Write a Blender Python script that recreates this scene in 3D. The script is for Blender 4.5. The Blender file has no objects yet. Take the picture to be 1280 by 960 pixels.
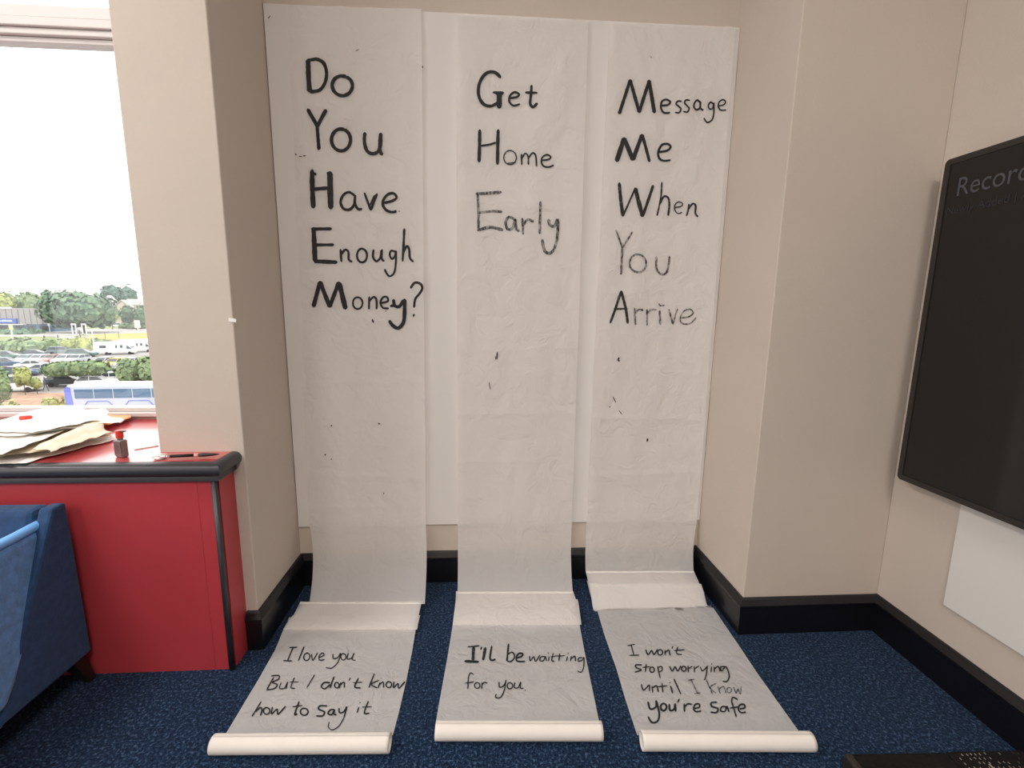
import bpy, bmesh, math, random
from mathutils import Vector, Matrix, noise
import numpy as np
C = bpy.context.scene.collection
S = bpy.context.scene
random.seed(7)

# ------------------------------------------------------------ camera
F, YAW, PITCH, ROLL, DCAM = 572.53, 0.062645, 0.16199, 0.011865, 2.37076
cy, sy, cp, sp, cr, sr = math.cos(YAW), math.sin(YAW), math.cos(PITCH), math.sin(PITCH), math.cos(ROLL), math.sin(ROLL)
FWD = Vector((sy*cp, cy*cp, -sp)); _r = Vector((cy, -sy, 0)); _u = _r.cross(FWD)
RGT = cr*_r + sr*_u; UPV = -sr*_r + cr*_u
EYE = Vector((0, -DCAM, 1.5))
cam = bpy.data.cameras.new('camera'); camo = bpy.data.objects.new('camera', cam); C.objects.link(camo)
cam.sensor_width = 36; cam.lens = F/1280*36; cam.clip_start = .02; cam.clip_end = 1500
camo.matrix_world = Matrix(((RGT.x, UPV.x, -FWD.x, EYE.x), (RGT.y, UPV.y, -FWD.y, EYE.y), (RGT.z, UPV.z, -FWD.z, EYE.z), (0, 0, 0, 1)))
S.camera = camo
def hit(px, py, ax, v):
    d = RGT*((px-640)/F) + UPV*((480-py)/F) + FWD
    return EYE + d*((v-EYE[ax])/d[ax])

# ------------------------------------------------------------ sky, exposure
S.view_settings.view_transform = 'Standard'; S.view_settings.look = 'None'
S.view_settings.gamma = 1; S.view_settings.exposure = 0.25
W = bpy.data.worlds.new('sky'); S.world = W; W.use_nodes = True
wn = W.node_tree.nodes; wl = W.node_tree.links
bg = wn['Background']; bg.inputs['Color'].default_value = (1.0, .955, .93, 1); bg.inputs['Strength'].default_value = 2.3
S.cycles.diffuse_bounces = 7; S.cycles.transparent_max_bounces = 12; S.cycles.max_bounces = 12
S.cycles.sample_clamp_indirect = 6

sun = bpy.data.lights.new('sun', 'SUN'); sun.energy = 1.8; sun.angle = math.radians(3); sun.color = (1, .95, .86)
so = bpy.data.objects.new('sun', sun); C.objects.link(so)
so.rotation_euler = Vector((-.28, .42, -.86)).to_track_quat('-Z', 'Y').to_euler()

# added fill lamps, never in view (square panels are built round them further down)
FILL_LAMPS = [(-2.9, -1.5, 62), (.4, -3.9, 72), (-2.6, -4.7, 60)]
LCOL = (1.0, .945, .90)
WINP = []   # window portals
def portal(loc, rot, sx, sy_):
    l = bpy.data.lights.new('daylight', 'AREA'); l.shape = 'RECTANGLE'; l.size = sx; l.size_y = sy_; l.energy = 1
    l.cycles.is_portal = True
    o = bpy.data.objects.new('window_portal', l); C.objects.link(o); o.location = loc; o.rotation_euler = rot

# ------------------------------------------------------------ materials
def mat(name, col, rough=.6, spec=.5, metal=0, coat=0, emit=None, noise_amt=0, nscale=8, bump=0, bscale=60, sheen=0, ior=None, col2=None):
    m = bpy.data.materials.new(name); m.use_nodes = True
    n = m.node_tree.nodes; l = m.node_tree.links; b = n['Principled BSDF']
    b.inputs['Base Color'].default_value = (*col, 1); b.inputs['Roughness'].default_value = rough
    b.inputs['Specular IOR Level'].default_value = spec; b.inputs['Metallic'].default_value = metal
    b.inputs['Coat Weight'].default_value = coat; b.inputs['Coat Roughness'].default_value = .12; b.inputs['Sheen Weight'].default_value = sheen
    if ior: b.inputs['IOR'].default_value = ior
    if emit: b.inputs['Emission Color'].default_value = (*emit[0], 1); b.inputs['Emission Strength'].default_value = emit[1]
    tc = n.new('ShaderNodeTexCoord')
    if noise_amt or col2:
        t = n.new('ShaderNodeTexNoise'); t.inputs['Scale'].default_value = nscale; t.inputs['Detail'].default_value = 5
        l.new(tc.outputs['Object'], t.inputs['Vector'])
        r = n.new('ShaderNodeValToRGB'); c2 = col2 or tuple(c*(1-noise_amt) for c in col)
        r.color_ramp.elements[0].position = .35; r.color_ramp.elements[1].position = .65
        r.color_ramp.elements[0].color = (*c2, 1); r.color_ramp.elements[1].color = (*col, 1)
        l.new(t.outputs['Fac'], r.inputs['Fac']); l.new(r.outputs['Color'], b.inputs['Base Color'])
    if bump:
        t = n.new('ShaderNodeTexNoise'); t.inputs['Scale'].default_value = bscale; t.inputs['Detail'].default_value = 6
        l.new(tc.outputs['Object'], t.inputs['Vector'])
        bm_ = n.new('ShaderNodeBump'); bm_.inputs['Strength'].default_value = bump; bm_.inputs['Distance'].default_value = .01
        l.new(t.outputs['Fac'], bm_.inputs['Height']); l.new(bm_.outputs['Normal'], b.inputs['Normal'])
    return m

M = {}
M['wall'] = mat('painted_plaster', (.595, .525, .458), .75, .3, noise_amt=.03, nscale=3, bump=.12, bscale=90)
M['ceiling'] = mat('ceiling_paint', (.72, .68, .62), .9)
M['skirt'] = mat('black_gloss_paint', (.006, .006, .008), .28, .5, bump=.05, bscale=20)
M['board'] = mat('white_board', (.74, .72, .695), .6, .3, bump=.03, bscale=200)
M['red'] = mat('red_laminate', (.48, .050, .062), .36, .5, noise_amt=.06, nscale=4)
M['redtop'] = mat('red_laminate_top', (.50, .045, .055), .34, .9, coat=1, noise_amt=.06, nscale=4)
M['nosing'] = mat('black_rubber_nosing', (.035, .035, .042), .36, .6)
M['frame'] = mat('window_frame', (.60, .57, .56), .45)
M['velvetlit'] = mat('blue_velvet_lit', (.11, .27, .58), .8, .2, sheen=.45, noise_amt=.3, nscale=40, bump=.2, bscale=150)  # lighter copy of the velvet; the arm's brighter lighting is put into its colour
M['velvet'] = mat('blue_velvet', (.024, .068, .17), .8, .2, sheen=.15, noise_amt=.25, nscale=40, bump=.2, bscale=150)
M['lit_piping'] = mat('blue_piping_lit', (.20, .50, .98), .45, .5)  # sky highlight along the arm top is put into this bright blue
M['darkwood'] = mat('dark_wood', (.012, .009, .008), .45)
M['tvbezel'] = mat('tv_bezel', (.028, .023, .02), .5, .4)
M['screen'] = mat('tv_screen', (.006, .006, .006), .10, .55)
M['tvtext'] = mat('screen_text', (.06, .06, .065), .5, .2, emit=((.30, .30, .36), .04))
M['tvtext2'] = mat('screen_text_dim', (.03, .03, .035), .5, .2, emit=((.30, .30, .36), .01))
M['rollpaper'] = mat('rolled_paper', (.83, .79, .74), .8, .2, noise_amt=.03, nscale=12, bump=.15, bscale=30)
M['whitepaper'] = mat('white_paper', (.84, .82, .78), .7, .2)
M['beigepaper'] = mat('beige_paper', (.66, .58, .42), .8, .2, noise_amt=.15, nscale=20, bump=.3, bscale=30)
M['beigelight'] = mat('cream_paper', (.76, .70, .56), .8, .2, noise_amt=.12, nscale=14, bump=.4, bscale=40)
M['orange'] = mat('orange_paper', (.75, .36, .16), .7)
M['redcap'] = mat('red_cap', (.75, .05, .03), .35)
M['label'] = mat('ink_label', (.22, .13, .14), .6, noise_amt=.5, nscale=30)
M['ink_glass'] = mat('dark_glass', (.20, .17, .16), .15, .6)
M['lamp'] = mat('fill_lamp_diffuser', (.9, .9, .9), .5, emit=((1, .92, .84), 1.2))  # glowing face of the added fill lamps
M['metal'] = mat('silver_metal', (.75, .74, .72), .25, .5, metal=1)
M['blackplastic'] = mat('black_plastic', (.004, .004, .004), .5, .25, bump=.3, bscale=60)
M['blackcloth'] = mat('black_cloth', (.008, .007, .007), .8, .2, bump=.3, bscale=80)
M['tag'] = mat('white_tag', (.85, .83, .8), .6)
# carpet: blue loops with paler flecks
def carpet():
    m = bpy.data.materials.new('blue_carpet'); m.use_nodes = True
    n = m.node_tree.nodes; l = m.node_tree.links; b = n['Principled BSDF']
    tc = n.new('ShaderNodeTexCoord')
    t = n.new('ShaderNodeTexNoise'); t.inputs['Scale'].default_value = 95; t.inputs['Detail'].default_value = 3; t.inputs['Roughness'].default_value = .8
    r = n.new('ShaderNodeValToRGB'); e = r.color_ramp.elements
    e[0].position = .38; e[0].color = (.002, .008, .026, 1); e[1].position = .66; e[1].color = (.085, .15, .26, 1)
    x = e.new(.54); x.color = (.011, .032, .078, 1)
    g = n.new('ShaderNodeTexNoise'); g.inputs['Scale'].default_value = 7; g.inputs['Detail'].default_value = 3
    mx = n.new('ShaderNodeMix'); mx.data_type = 'RGBA'; mx.blend_type = 'MULTIPLY'; mx.inputs[0].default_value = .5
    l.new(tc.outputs['Object'], t.inputs['Vector']); l.new(tc.outputs['Object'], g.inputs['Vector'])
    l.new(t.outputs['Fac'], r.inputs['Fac']); l.new(r.outputs['Color'], mx.inputs['A'])
    rr = n.new('ShaderNodeValToRGB'); rr.color_ramp.elements[0].position = .3; rr.color_ramp.elements[0].color = (.7, .7, .7, 1); rr.color_ramp.elements[1].position = .7
    l.new(g.outputs['Fac'], rr.inputs['Fac']); l.new(rr.outputs['Color'], mx.inputs['B']); l.new(mx.outputs['Result'], b.inputs['Base Color'])
    b.inputs['Roughness'].default_value = .95; b.inputs['Specular IOR Level'].default_value = .1; b.inputs['Sheen Weight'].default_value = .05
    bp = n.new('ShaderNodeBump'); bp.inputs['Strength'].default_value = .9; bp.inputs['Distance'].default_value = .006
    l.new(t.outputs['Fac'], bp.inputs['Height']); l.new(bp.outputs['Normal'], b.inputs['Normal'])
    return m
M['carpet'] = carpet()
# thin rice paper: reflects, lets light through diffusely
def rice():
    m = bpy.data.materials.new('rice_paper'); m.use_nodes = True
    n = m.node_tree.nodes; l = m.node_tree.links; n.remove(n['Principled BSDF']); out = n['Material Output']
    tc = n.new('ShaderNodeTexCoord')
    t = n.new('ShaderNodeTexNoise'); t.inputs['Scale'].default_value = 110; t.inputs['Detail'].default_value = 5; t.inputs['Roughness'].default_value = .7
    l.new(tc.outputs['Object'], t.inputs['Vector'])
    mr = n.new('ShaderNodeMapRange'); mr.inputs['From Min'].default_value = .3; mr.inputs['From Max'].default_value = .7
    mr.inputs['To Min'].default_value = .44; mr.inputs['To Max'].default_value = .60; l.new(t.outputs['Fac'], mr.inputs['Value'])
    d = n.new('ShaderNodeBsdfDiffuse'); d.inputs['Color'].default_value = (.95, .935, .92, 1)
    tr = n.new('ShaderNodeBsdfTranslucent'); tr.inputs['Color'].default_value = (.95, .93, .91, 1)
    tp = n.new('ShaderNodeBsdfTransparent')
    m1 = n.new('ShaderNodeMixShader'); m2 = n.new('ShaderNodeMixShader'); m2.inputs[0].default_value = .015
    l.new(mr.outputs['Result'], m1.inputs[0]); l.new(d.outputs[0], m1.inputs[1]); l.new(tr.outputs[0], m1.inputs[2])
    l.new(m1.outputs[0], m2.inputs[1]); l.new(tp.outputs[0], m2.inputs[2]); l.new(m2.outputs[0], out.inputs['Surface'])
    w = n.new('ShaderNodeTexNoise'); w.inputs['Scale'].default_value = 9; w.inputs['Detail'].default_value = 7; w.inputs['Distortion'].default_value = 1.2
    l.new(tc.outputs['Object'], w.inputs['Vector'])
    ds = n.new('ShaderNodeMix'); ds.data_type = 'RGBA'; ds.inputs[0].default_value = .22; l.new(tc.outputs['Object'], ds.inputs['A']); l.new(w.outputs['Color'], ds.inputs['B'])
    vo = n.new('ShaderNodeTexVoronoi'); vo.feature = 'DISTANCE_TO_EDGE'; vo.inputs['Scale'].default_value = 5.5; l.new(ds.outputs['Result'], vo.inputs['Vector'])
    cl = n.new('ShaderNodeMapRange'); cl.inputs['From Max'].default_value = .10; l.new(vo.outputs['Distance'], cl.inputs['Value'])
    ma = n.new('ShaderNodeMath'); ma.operation = 'MULTIPLY_ADD'; ma.inputs[1].default_value = .10; l.new(cl.outputs['Result'], ma.inputs[0]); l.new(w.outputs['Fac'], ma.inputs[2])
    bp = n.new('ShaderNodeBump'); bp.inputs['Strength'].default_value = .8; bp.inputs['Distance'].default_value = .016
    l.new(ma.outputs[0], bp.inputs['Height']); l.new(bp.outputs['Normal'], d.inputs['Normal'])
    return m
M['rice'] = rice()
M['ricethick'] = mat('rice_paper_layers', (.80, .77, .73), .85, .2, noise_amt=.03, nscale=40)
def ink(name, fade):   # fade 0 = solid, 1 = very dry brush
    m = bpy.data.materials.new(name); m.use_nodes = True
    n = m.node_tree.nodes; l = m.node_tree.links; b = n['Principled BSDF']; out = n['Material Output']
    b.inputs['Base Color'].default_value = (.012, .011, .012, 1); b.inputs['Roughness'].default_value = .7
    if fade > 0:
        tc = n.new('ShaderNodeTexCoord'); t = n.new('ShaderNodeTexNoise'); t.inputs['Scale'].default_value = 95; t.inputs['Detail'].default_value = 4; t.inputs['Roughness'].default_value = .8
        mp = n.new('ShaderNodeMapping'); mp.inputs['Rotation'].default_value = (0, .9, 0); mp.inputs['Scale'].default_value = (1, 1, .45)
        l.new(tc.outputs['Object'], mp.inputs['Vector']); l.new(mp.outputs[0], t.inputs['Vector'])
        mr = n.new('ShaderNodeMapRange'); lo = {.35: .30, .7: .41, 1.0: .46}[fade]
        mr.inputs['From Min'].default_value = lo; mr.inputs['From Max'].default_value = lo+.17
        mr.inputs['To Min'].default_value = {.35: .55, .7: .30, 1.0: .22}[fade]; mr.inputs['To Max'].default_value = {.35: 1, .7: .93, 1.0: .85}[fade]
        l.new(t.outputs['Fac'], mr.inputs['Value'])
        tp = n.new('ShaderNodeBsdfTransparent'); mx = n.new('ShaderNodeMixShader')
        l.new(mr.outputs[0], mx.inputs[0]); l.new(tp.outputs[0], mx.inputs[1]); l.new(b.outputs[0], mx.inputs[2]); l.new(mx.outputs[0], out.inputs['Surface'])
    return m
INK = [ink('black_ink', 0), ink('worn_ink', .35), ink('dry_ink', .7), ink('faint_dry_ink', 1.0)]
def glass():
    m = bpy.data.materials.new('window_glass'); m.use_nodes = True
    n = m.node_tree.nodes; l = m.node_tree.links; n.remove(n['Principled BSDF']); out = n['Material Output']
    tp = n.new('ShaderNodeBsdfTransparent'); tp.inputs['Color'].default_value = (.96, .97, .97, 1)
    g = n.new('ShaderNodeBsdfGlossy'); g.inputs['Roughness'].default_value = .02
    mx = n.new('ShaderNodeMixShader'); mx.inputs[0].default_value = .05
    l.new(tp.outputs[0], mx.inputs[1]); l.new(g.outputs[0], mx.inputs[2]); l.new(mx.outputs[0], out.inputs['Surface'])
    return m
M['glass'] = glass()

# ------------------------------------------------------------ helpers
def bm_new(): return bmesh.new()
def box(bm, x0, x1, y0, y1, z0, z1, mtx=None):
    vs = [bm.verts.new((x, y, z)) for x in (x0, x1) for y in (y0, y1) for z in (z0, z1)]
    for f in ((0, 1, 3, 2), (4, 6, 7, 5), (0, 4, 5, 1), (2, 3, 7, 6), (0, 2, 6, 4), (1, 5, 7, 3)): bm.faces.new([vs[i] for i in f])
    if mtx is not None: bmesh.ops.transform(bm, matrix=mtx, verts=vs)
    return vs
def extr(bm, pts, axis, a, b):
    """polygon pts in the plane normal to axis (0: (y,z), 1: (x,z), 2: (x,y)) extruded a..b"""
    def P(p, t): return [(t, p[0], p[1]), (p[0], t, p[1]), (p[0], p[1], t)][axis]
    A = [bm.verts.new(P(p, a)) for p in pts]; B = [bm.verts.new(P(p, b)) for p in pts]; n = len(pts)
    bm.faces.new(A); bm.faces.new(B[::-1])
    for i in range(n): bm.faces.new((A[i], B[i], B[(i+1) % n], A[(i+1) % n]))
    return A + B
def tube(bm, path, rad, seg=10, cap=True):
    rings = []
    for i, p in enumerate(path):
        p = Vector(p); a = Vector(path[max(0, i-1)]); b = Vector(path[min(len(path)-1, i+1)]); t = (b-a).normalized()
        q = t.orthogonal().normalized() if i == 0 else (q - t*q.dot(t)).normalized()
        s = t.cross(q); r = rad[i] if isinstance(rad, (list, tuple)) else rad
        rings.append([bm.verts.new(p + q*math.cos(k*2*math.pi/seg)*r + s*math.sin(k*2*math.pi/seg)*r) for k in range(seg)])
    for A, B in zip(rings, rings[1:]):
        for k in range(seg): bm.faces.new((A[k], A[(k+1) % seg], B[(k+1) % seg], B[k]))
    if cap: bm.faces.new(rings[0][::-1]); bm.faces.new(rings[-1])
def obj(name, bm, m, parent=None, smooth=False, bevel=0):
    bmesh.ops.recalc_face_normals(bm, faces=bm.faces)
    me = bpy.data.meshes.new(name); bm.to_mesh(me); bm.free(); me.materials.append(m)
    if smooth:
        for p in me.polygons: p.use_smooth = True
    o = bpy.data.objects.new(name, me); C.objects.link(o); o.parent = parent
    if bevel:
        md = o.modifiers.new('bevel', 'BEVEL'); md.width = bevel; md.segments = 2; md.limit_method = 'ANGLE'
    return o
def struct(name, bm, m, **k):
    o = obj(name, bm, m, **k); o['kind'] = 'structure'; return o
def thing(name, label, cat, loc=(0, 0, 0), rz=0, group=None):
    o = bpy.data.objects.new(name, None); C.objects.link(o); o.location = loc; o.rotation_euler = (0, 0, rz)
    o.empty_display_size = .1
    o['label'] = label; o['category'] = cat
    if group: o['group'] = group
    return o
def tag(o, label, cat, group=None):
    o['label'] = label; o['category'] = cat
    if group: o['group'] = group
    return o
def bx(name, m, x0, x1, y0, y1, z0, z1, parent=None, bevel=0):
    b = bm_new(); box(b, x0, x1, y0, y1, z0, z1); return obj(name, b, m, parent, bevel=bevel)

# ------------------------------------------------------------ room shell
XL, XR, DL, DR, XW, HS = -.990, 1.217, .4768, .4811, 1.880, .1785
PX = -1.325; WY = .10; ZC = 4.1; XF = -4.2; YB = -6.0
SILL = .93; TR0, TR1, WT = 2.70, 2.845, 3.9
def sbox(name, m, *a, **k):
    b = bm_new(); box(b, *a); return struct(name, b, m, **k)
sbox('floor', M['carpet'], XF-.1, XW+.1, YB-.1, .1, -.1, 0)
sbox('ceiling', M['ceiling'], XF-.2, XW+.2, YB-.2, .35, ZC, ZC+.15)
sbox('wall_back', M['wall'], XL, XR, 0, .25, 0, ZC)
sbox('wall_left_pier', M['wall'], PX, XL, -DL, .25, 0, ZC, bevel=.004)
sbox('wall_right_pier', M['wall'], XR, XW, -DR, .25, 0, ZC, bevel=.004)
sbox('wall_right', M['wall'], XW, XW+.2, YB, .25, 0, ZC)
sbox('wall_rear', M['wall'], XF-.2, XW+.2, YB-.2, YB, 0, ZC)
b = bm_new(); box(b, XF-.2, PX, WY, .25, -.4, SILL-.01); box(b, XF-.2, PX, WY, .25, WT, ZC); struct('wall_front', b, M['wall'])
b = bm_new(); LY0, LY1 = -4.9, -.75
box(b, XF-.2, XF, YB, WY, 0, SILL); box(b, XF-.2, XF, YB, WY, 3.75, ZC)
box(b, XF-.2, XF, YB, LY0, SILL, 3.75); box(b, XF-.2, XF, LY1, WY, SILL, 3.75); struct('wall_left', b, M['wall'])

def window(n, axis, fixed, a0, a1, z0, z1, mull, transom):
    """frame bars in a plane; axis 0 -> spans x at y=fixed, axis 1 -> spans y at x=fixed"""
    root = thing('window_%d' % n, '', ''); del root['label']; del root['category']; root['kind'] = 'structure'
    def bar(nm, m, p0, p1, q0, q1, d0, d1):
        return bx(nm, m, p0, p1, fixed+d0, fixed+d1, q0, q1, root, .004) if axis == 0 else bx(nm, m, fixed+d0, fixed+d1, p0, p1, q0, q1, root, .004)
    sgn = 1 if axis == 0 else -1
    bar('frame_rail', M['frame'], a0, a1, z0, z0+.022, *sorted((-.02*sgn, .08*sgn)))
    bar('frame_rail', M['frame'], a0, a1, z0+.022, z0+.045, *sorted((.01*sgn, .07*sgn)))
    bar('frame_rail', M['frame'], a0, a1, z1-.05, z1, *sorted((0, .07*sgn)))
    if transom:
        t0, t1 = transom; h = t1-t0
        bar('transom', M['frame'], a0, a1, t0, t0+h*.16, *sorted((.02*sgn, .08*sgn)))
        bar('transom', M['frame'], a0, a1, t0+h*.17, t0+h*.36, *sorted((0, .08*sgn)))
        bar('transom', M['frame'], a0, a1, t0+h*.37, t0+h*.62, *sorted((-.015*sgn, .08*sgn)))
        bar('transom', M['frame'], a0, a1, t0+h*.64, t1, *sorted((-.005*sgn, .08*sgn)))
    for x in mull: bar('mullion', M['frame'], x-.03, x+.03, z0, z1, *sorted((0, .07*sgn)))
    e = [a0]+list(mull)+[a1]
    for i in range(len(e)-1):
        for q0, q1 in ([(z0, transom[0]), (transom[1], z1)] if transom else [(z0, z1)]):
            bar('pane', M['glass'], e[i], e[i+1], q0, q1, *sorted((.04*sgn, .046*sgn)))
window(1, 0, WY, XF, PX, SILL-.01, WT, (-3.7, -1.29-.06), (TR0, TR1))
window(2, 1, XF, LY0, LY1, SILL, 3.75, (-3.5, -2.1), None)
portal(((XF+PX)/2, .3, 2.0), (math.radians(-90), 0, 0), abs(PX-XF), WT-SILL)
portal((XF-.25, (LY0+LY1)/2, 2.34), (0, math.radians(-90), 0), 2.82, LY1-LY0)

# skirting boards, mitred
PROF = [(0, 0), (.022, 0), (.022, .128), (.025, .135), (.025, .148), (.012, .172), (.006, HS), (0, HS)]
path = [(-1.036, -DL), (XL, -DL), (XL, 0), (XR, 0), (XR, -DR), (XW, -DR), (XW, YB)]
names = ['baseboard_left_front', 'baseboard_left', 'baseboard_back', 'baseboard_right_return', 'baseboard_right_front', 'baseboard_right']
def nrm(a, b):   # room-side normal when walking along the path
    d = Vector((b[0]-a[0], b[1]-a[1])).normalized(); return Vector((d.y, -d.x))
for i in range(len(path)-1):
    a, c = Vector(path[i]), Vector(path[i+1]); n0 = nrm(path[i], path[i+1])
    def off(P, o):
        return n0 if o is None else (n0+o)/(1+n0.dot(o))
    oa = off(a, nrm(path[i-1], path[i]) if i else None); ob = off(c, nrm(path[i+1], path[i+2]) if i+2 < len(path) else None)
    b = bm_new(); A = [b.verts.new((*(a+oa*t), z)) for t, z in PROF]; B = [b.verts.new((*(c+ob*t), z)) for t, z in PROF]
    b.faces.new(A); b.faces.new(B[::-1])
    for k in range(len(PROF)): b.faces.new((A[k], B[k], B[(k+1) % len(PROF)], A[(k+1) % len(PROF)]))
    struct(names[i], b, M['skirt'])

# ------------------------------------------------------------ fill lamps added under the ceiling, out of view
for i, (x, y, e) in enumerate(FILL_LAMPS):
    t = thing('fill_lamp', ['square ceiling light panel nearest the side window and ledge', 'square ceiling light panel behind the viewer, nearest the screen wall', 'square ceiling light panel in the rear corner away from the screen'][i], 'lamp', (x, y, ZC), group='ceiling light panels')
    b = bm_new()
    for s in (-1, 1):
        box(b, -.62, .62, s*.60-.02, s*.60+.02, -.05, 0); box(b, s*.60-.02, s*.60+.02, -.58, .58, -.05, 0)
    obj('frame', b, M['frame'], t); bx('diffuser', M['lamp'], -.58, .58, -.58, .58, -.03, -.02, t)
    l = bpy.data.lights.new('fill_light', 'AREA'); l.shape = 'SQUARE'; l.size = 1.15; l.energy = e; l.color = LCOL
    o = bpy.data.objects.new('fill_light', l); C.objects.link(o); o.location = (x, y, ZC-.06)

# ------------------------------------------------------------ white board behind the scrolls
BY = -.016
o = bx('backing_board', M['board'], XL+.004, XR-.001, BY, -.001, .338, 2.835, bevel=.002)
tag(o, 'large white board fixed to the recess wall behind the three hanging scrolls', 'board')
o = bx('wall_board', M['board'], XW-.012, XW-.001, -2.9, -.785, .333, 2.0, bevel=.002)
tag(o, 'white board on the right wall, half hidden under the black screen', 'board')

# ------------------------------------------------------------ handwriting
def smooth(pts, closed=False, k=6):
    if len(pts) < 3: return [Vector(p) for p in pts]
    P = [Vector(p) for p in pts]; out = []
    n = len(P)
    for i in range(n if closed else n-1):
        g = (lambda j: P[j % n]) if closed else (lambda j: P[max(0, min(n-1, j))])
        a, b_, c, d = g(i-1), g(i), g(i+1), g(i+2)
        for s in range(k):
            t = s/k
            out.append(.5*((2*b_)+(-a+c)*t+(2*a-5*b_+4*c-d)*t*t+(-a+3*b_-3*c+d)*t**3))
    out.append(P[0] if closed else P[-1]); return out
def ell(x, y, rx, ry, rot=0):
    return [(x+rx*math.cos(a)*math.cos(rot)-ry*math.sin(a)*math.sin(rot), y+rx*math.cos(a)*math.sin(rot)+ry*math.sin(a)*math.cos(rot)) for a in [k*math.pi/5 - 1.2 for k in range(11)]]
_cnt = [0]
def stroke(bm, pts, w, org, surf, straight=False):
    """brush stroke: pts in a reading frame (ox, oy, scale) of the sheet, laid on surf(px,py)->point"""
    ox, oy, sc = org
    P = [Vector(p) for p in pts] if straight else smooth(pts)
    Q = []
    for a, c in zip(P, P[1:]):
        n = max(1, int((c-a).length/(6)))
        Q += [a.lerp(c, k/n) for k in range(n)]
    Q.append(P[-1]); n = len(Q); _cnt[0] += 1; sd = _cnt[0]
    L = []; R_ = []
    for i, q in enumerate(Q):
        d = (Q[min(n-1, i+1)]-Q[max(0, i-1)])
        d = d.normalized() if d.length > 0 else Vector((1, 0))
        m = Vector((-d.y, d.x)); hw = w/2*(1+.16*noise.noise(Vector((q.x*.03, q.y*.03, sd*3.3)))+.10*noise.noise(Vector((q.x*.15, q.y*.15, sd))))
        if n > 2 and (i == 0 or i == n-1): hw *= .62
        L.append(q+m*hw); R_.append(q-m*hw)
    d0 = (Q[0]-Q[1]).normalized()*w*.22 if n > 1 else Vector((w, 0)); d1 = (Q[-1]-Q[-2]).normalized()*w*.22
    def V(p):
        return bm.verts.new(surf(ox+p.x/sc, oy+p.y/sc, sd % 7))
    a = [V(p) for p in L]; c = [V(p) for p in R_]
    for i in range(n-1):
        try: bm.faces.new((a[i], a[i+1], c[i+1], c[i]))
        except ValueError: pass
    e0 = V(Q[0]+d0); e1 = V(Q[-1]+d1); bm.faces.new((a[0], c[0], e0)); bm.faces.new((a[-1], e1, c[-1]))
def write(parent, text, org, surf, strokes, fade=0):
    if text.startswith('stray') and len(strokes) > 1:
        for q in strokes: write(parent, text, org, surf, [q], fade)
        return
    bm = bm_new()
    for s in strokes:
        w = s[0]*(1.08 if fade == 0 else 1.25); pts = s[1]
        if len(pts) == 1: p = pts[0]; pts = [(p[0]-w*.15, p[1]), (p[0]+w*.15, p[1]+1)]
        stroke(bm, pts, w, org, surf, straight=(len(s) > 2))
    nm = 'ink_mark' if text.startswith('stray') else 'handwriting'
    me = bpy.data.meshes.new(nm); bm.to_mesh(me); bm.free(); me.materials.append(INK[fade])
    o = bpy.data.objects.new(nm, me); C.objects.link(o); o.parent = parent
    if nm == 'handwriting': o['label'] = 'black brush writing reading ' + text
    return o

# ------------------------------------------------------------ scrolls
CREASE = [[(1.12, .02, .0025), (.62, -.03, .003), (1.9, .05, .002), (.45, .01, .002)], [(1.30, .02, .0025), (.96, .01, .003), (.70, 0, .0025), (2.0, -.04, .002)], [(1.18, -.03, .002), (.93, -.01, .0045), (.62, .02, .003), (1.6, .04, .002)]]
DIAG = [[(.15, .25, 2.0, 2.7, .003), (.85, -.2, 1.9, 2.5, .004), (.2, .5, .5, .9, .003)], [(.45, -.7, 2.2, 2.8, .004), (.55, .6, 2.2, 2.75, .003), (.35, .5, .45, 1.0, .003)], [(.5, -.6, 2.25, 2.8, .004), (.25, .15, 1.3, 2.2, .004), (.75, .2, 2.1, 2.7, .003), (.45, -.4, .5, .85, .003)]]
def sheet_y(k, u, z):
    """distance of hanging sheet k in front of the board at u (0..1 across), height z"""
    w = noise.fractal(Vector((u*2.2+k*7, z*1.5, k)), 1, 2, 4)*.006
    w += abs(noise.noise(Vector((u*5+z*1.3+k*3, z*2.6-u*2, 4.4+k))))*.008
    e = max(0, u-.82)/.18; w += .010*e*e*(1+.5*math.sin(z*2.1+k)) if k == 0 else .005*e*e
    e = max(0, .12-u)/.12; w += (.002 if k == 0 else .008)*e*e*(1+.6*math.sin(z*3.3+k*2))
    top = max(0, (2.835-z))/.25; w *= min(1, top+.15)
    for zc, sl, am in CREASE[k]: w += am*math.exp(-((z-zc-sl*(u-.5))/.016)**2)
    for uc, sl, z0_, z1_, am in DIAG[k]:
        if z0_ < z < z1_: w += am*math.exp(-((u-uc-sl*(z-z0_))/.035)**2)*min(1, (z-z0_)/.1, (z1_-z)/.1)
    return BY-.004-max(0, w+.004)
SH = [dict(top=((361, 7), (527, 12)), bot=((388, 656), (533, 656)), wall_end=((387, 752), (531, 755)), yend=-.155, zend=.03),
      dict(top=((571, 19), (735, 26)), bot=((572, 654), (714.5, 654)), wall_end=((572, 739), (716, 741)), yend=-.115, zend=.028),
      dict(top=((762, 29), (918, 35)), bot=((733, 650), (870, 650)), wall_end=((732, 713), (867, 713)), yend=-.095, zend=.085)]
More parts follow.
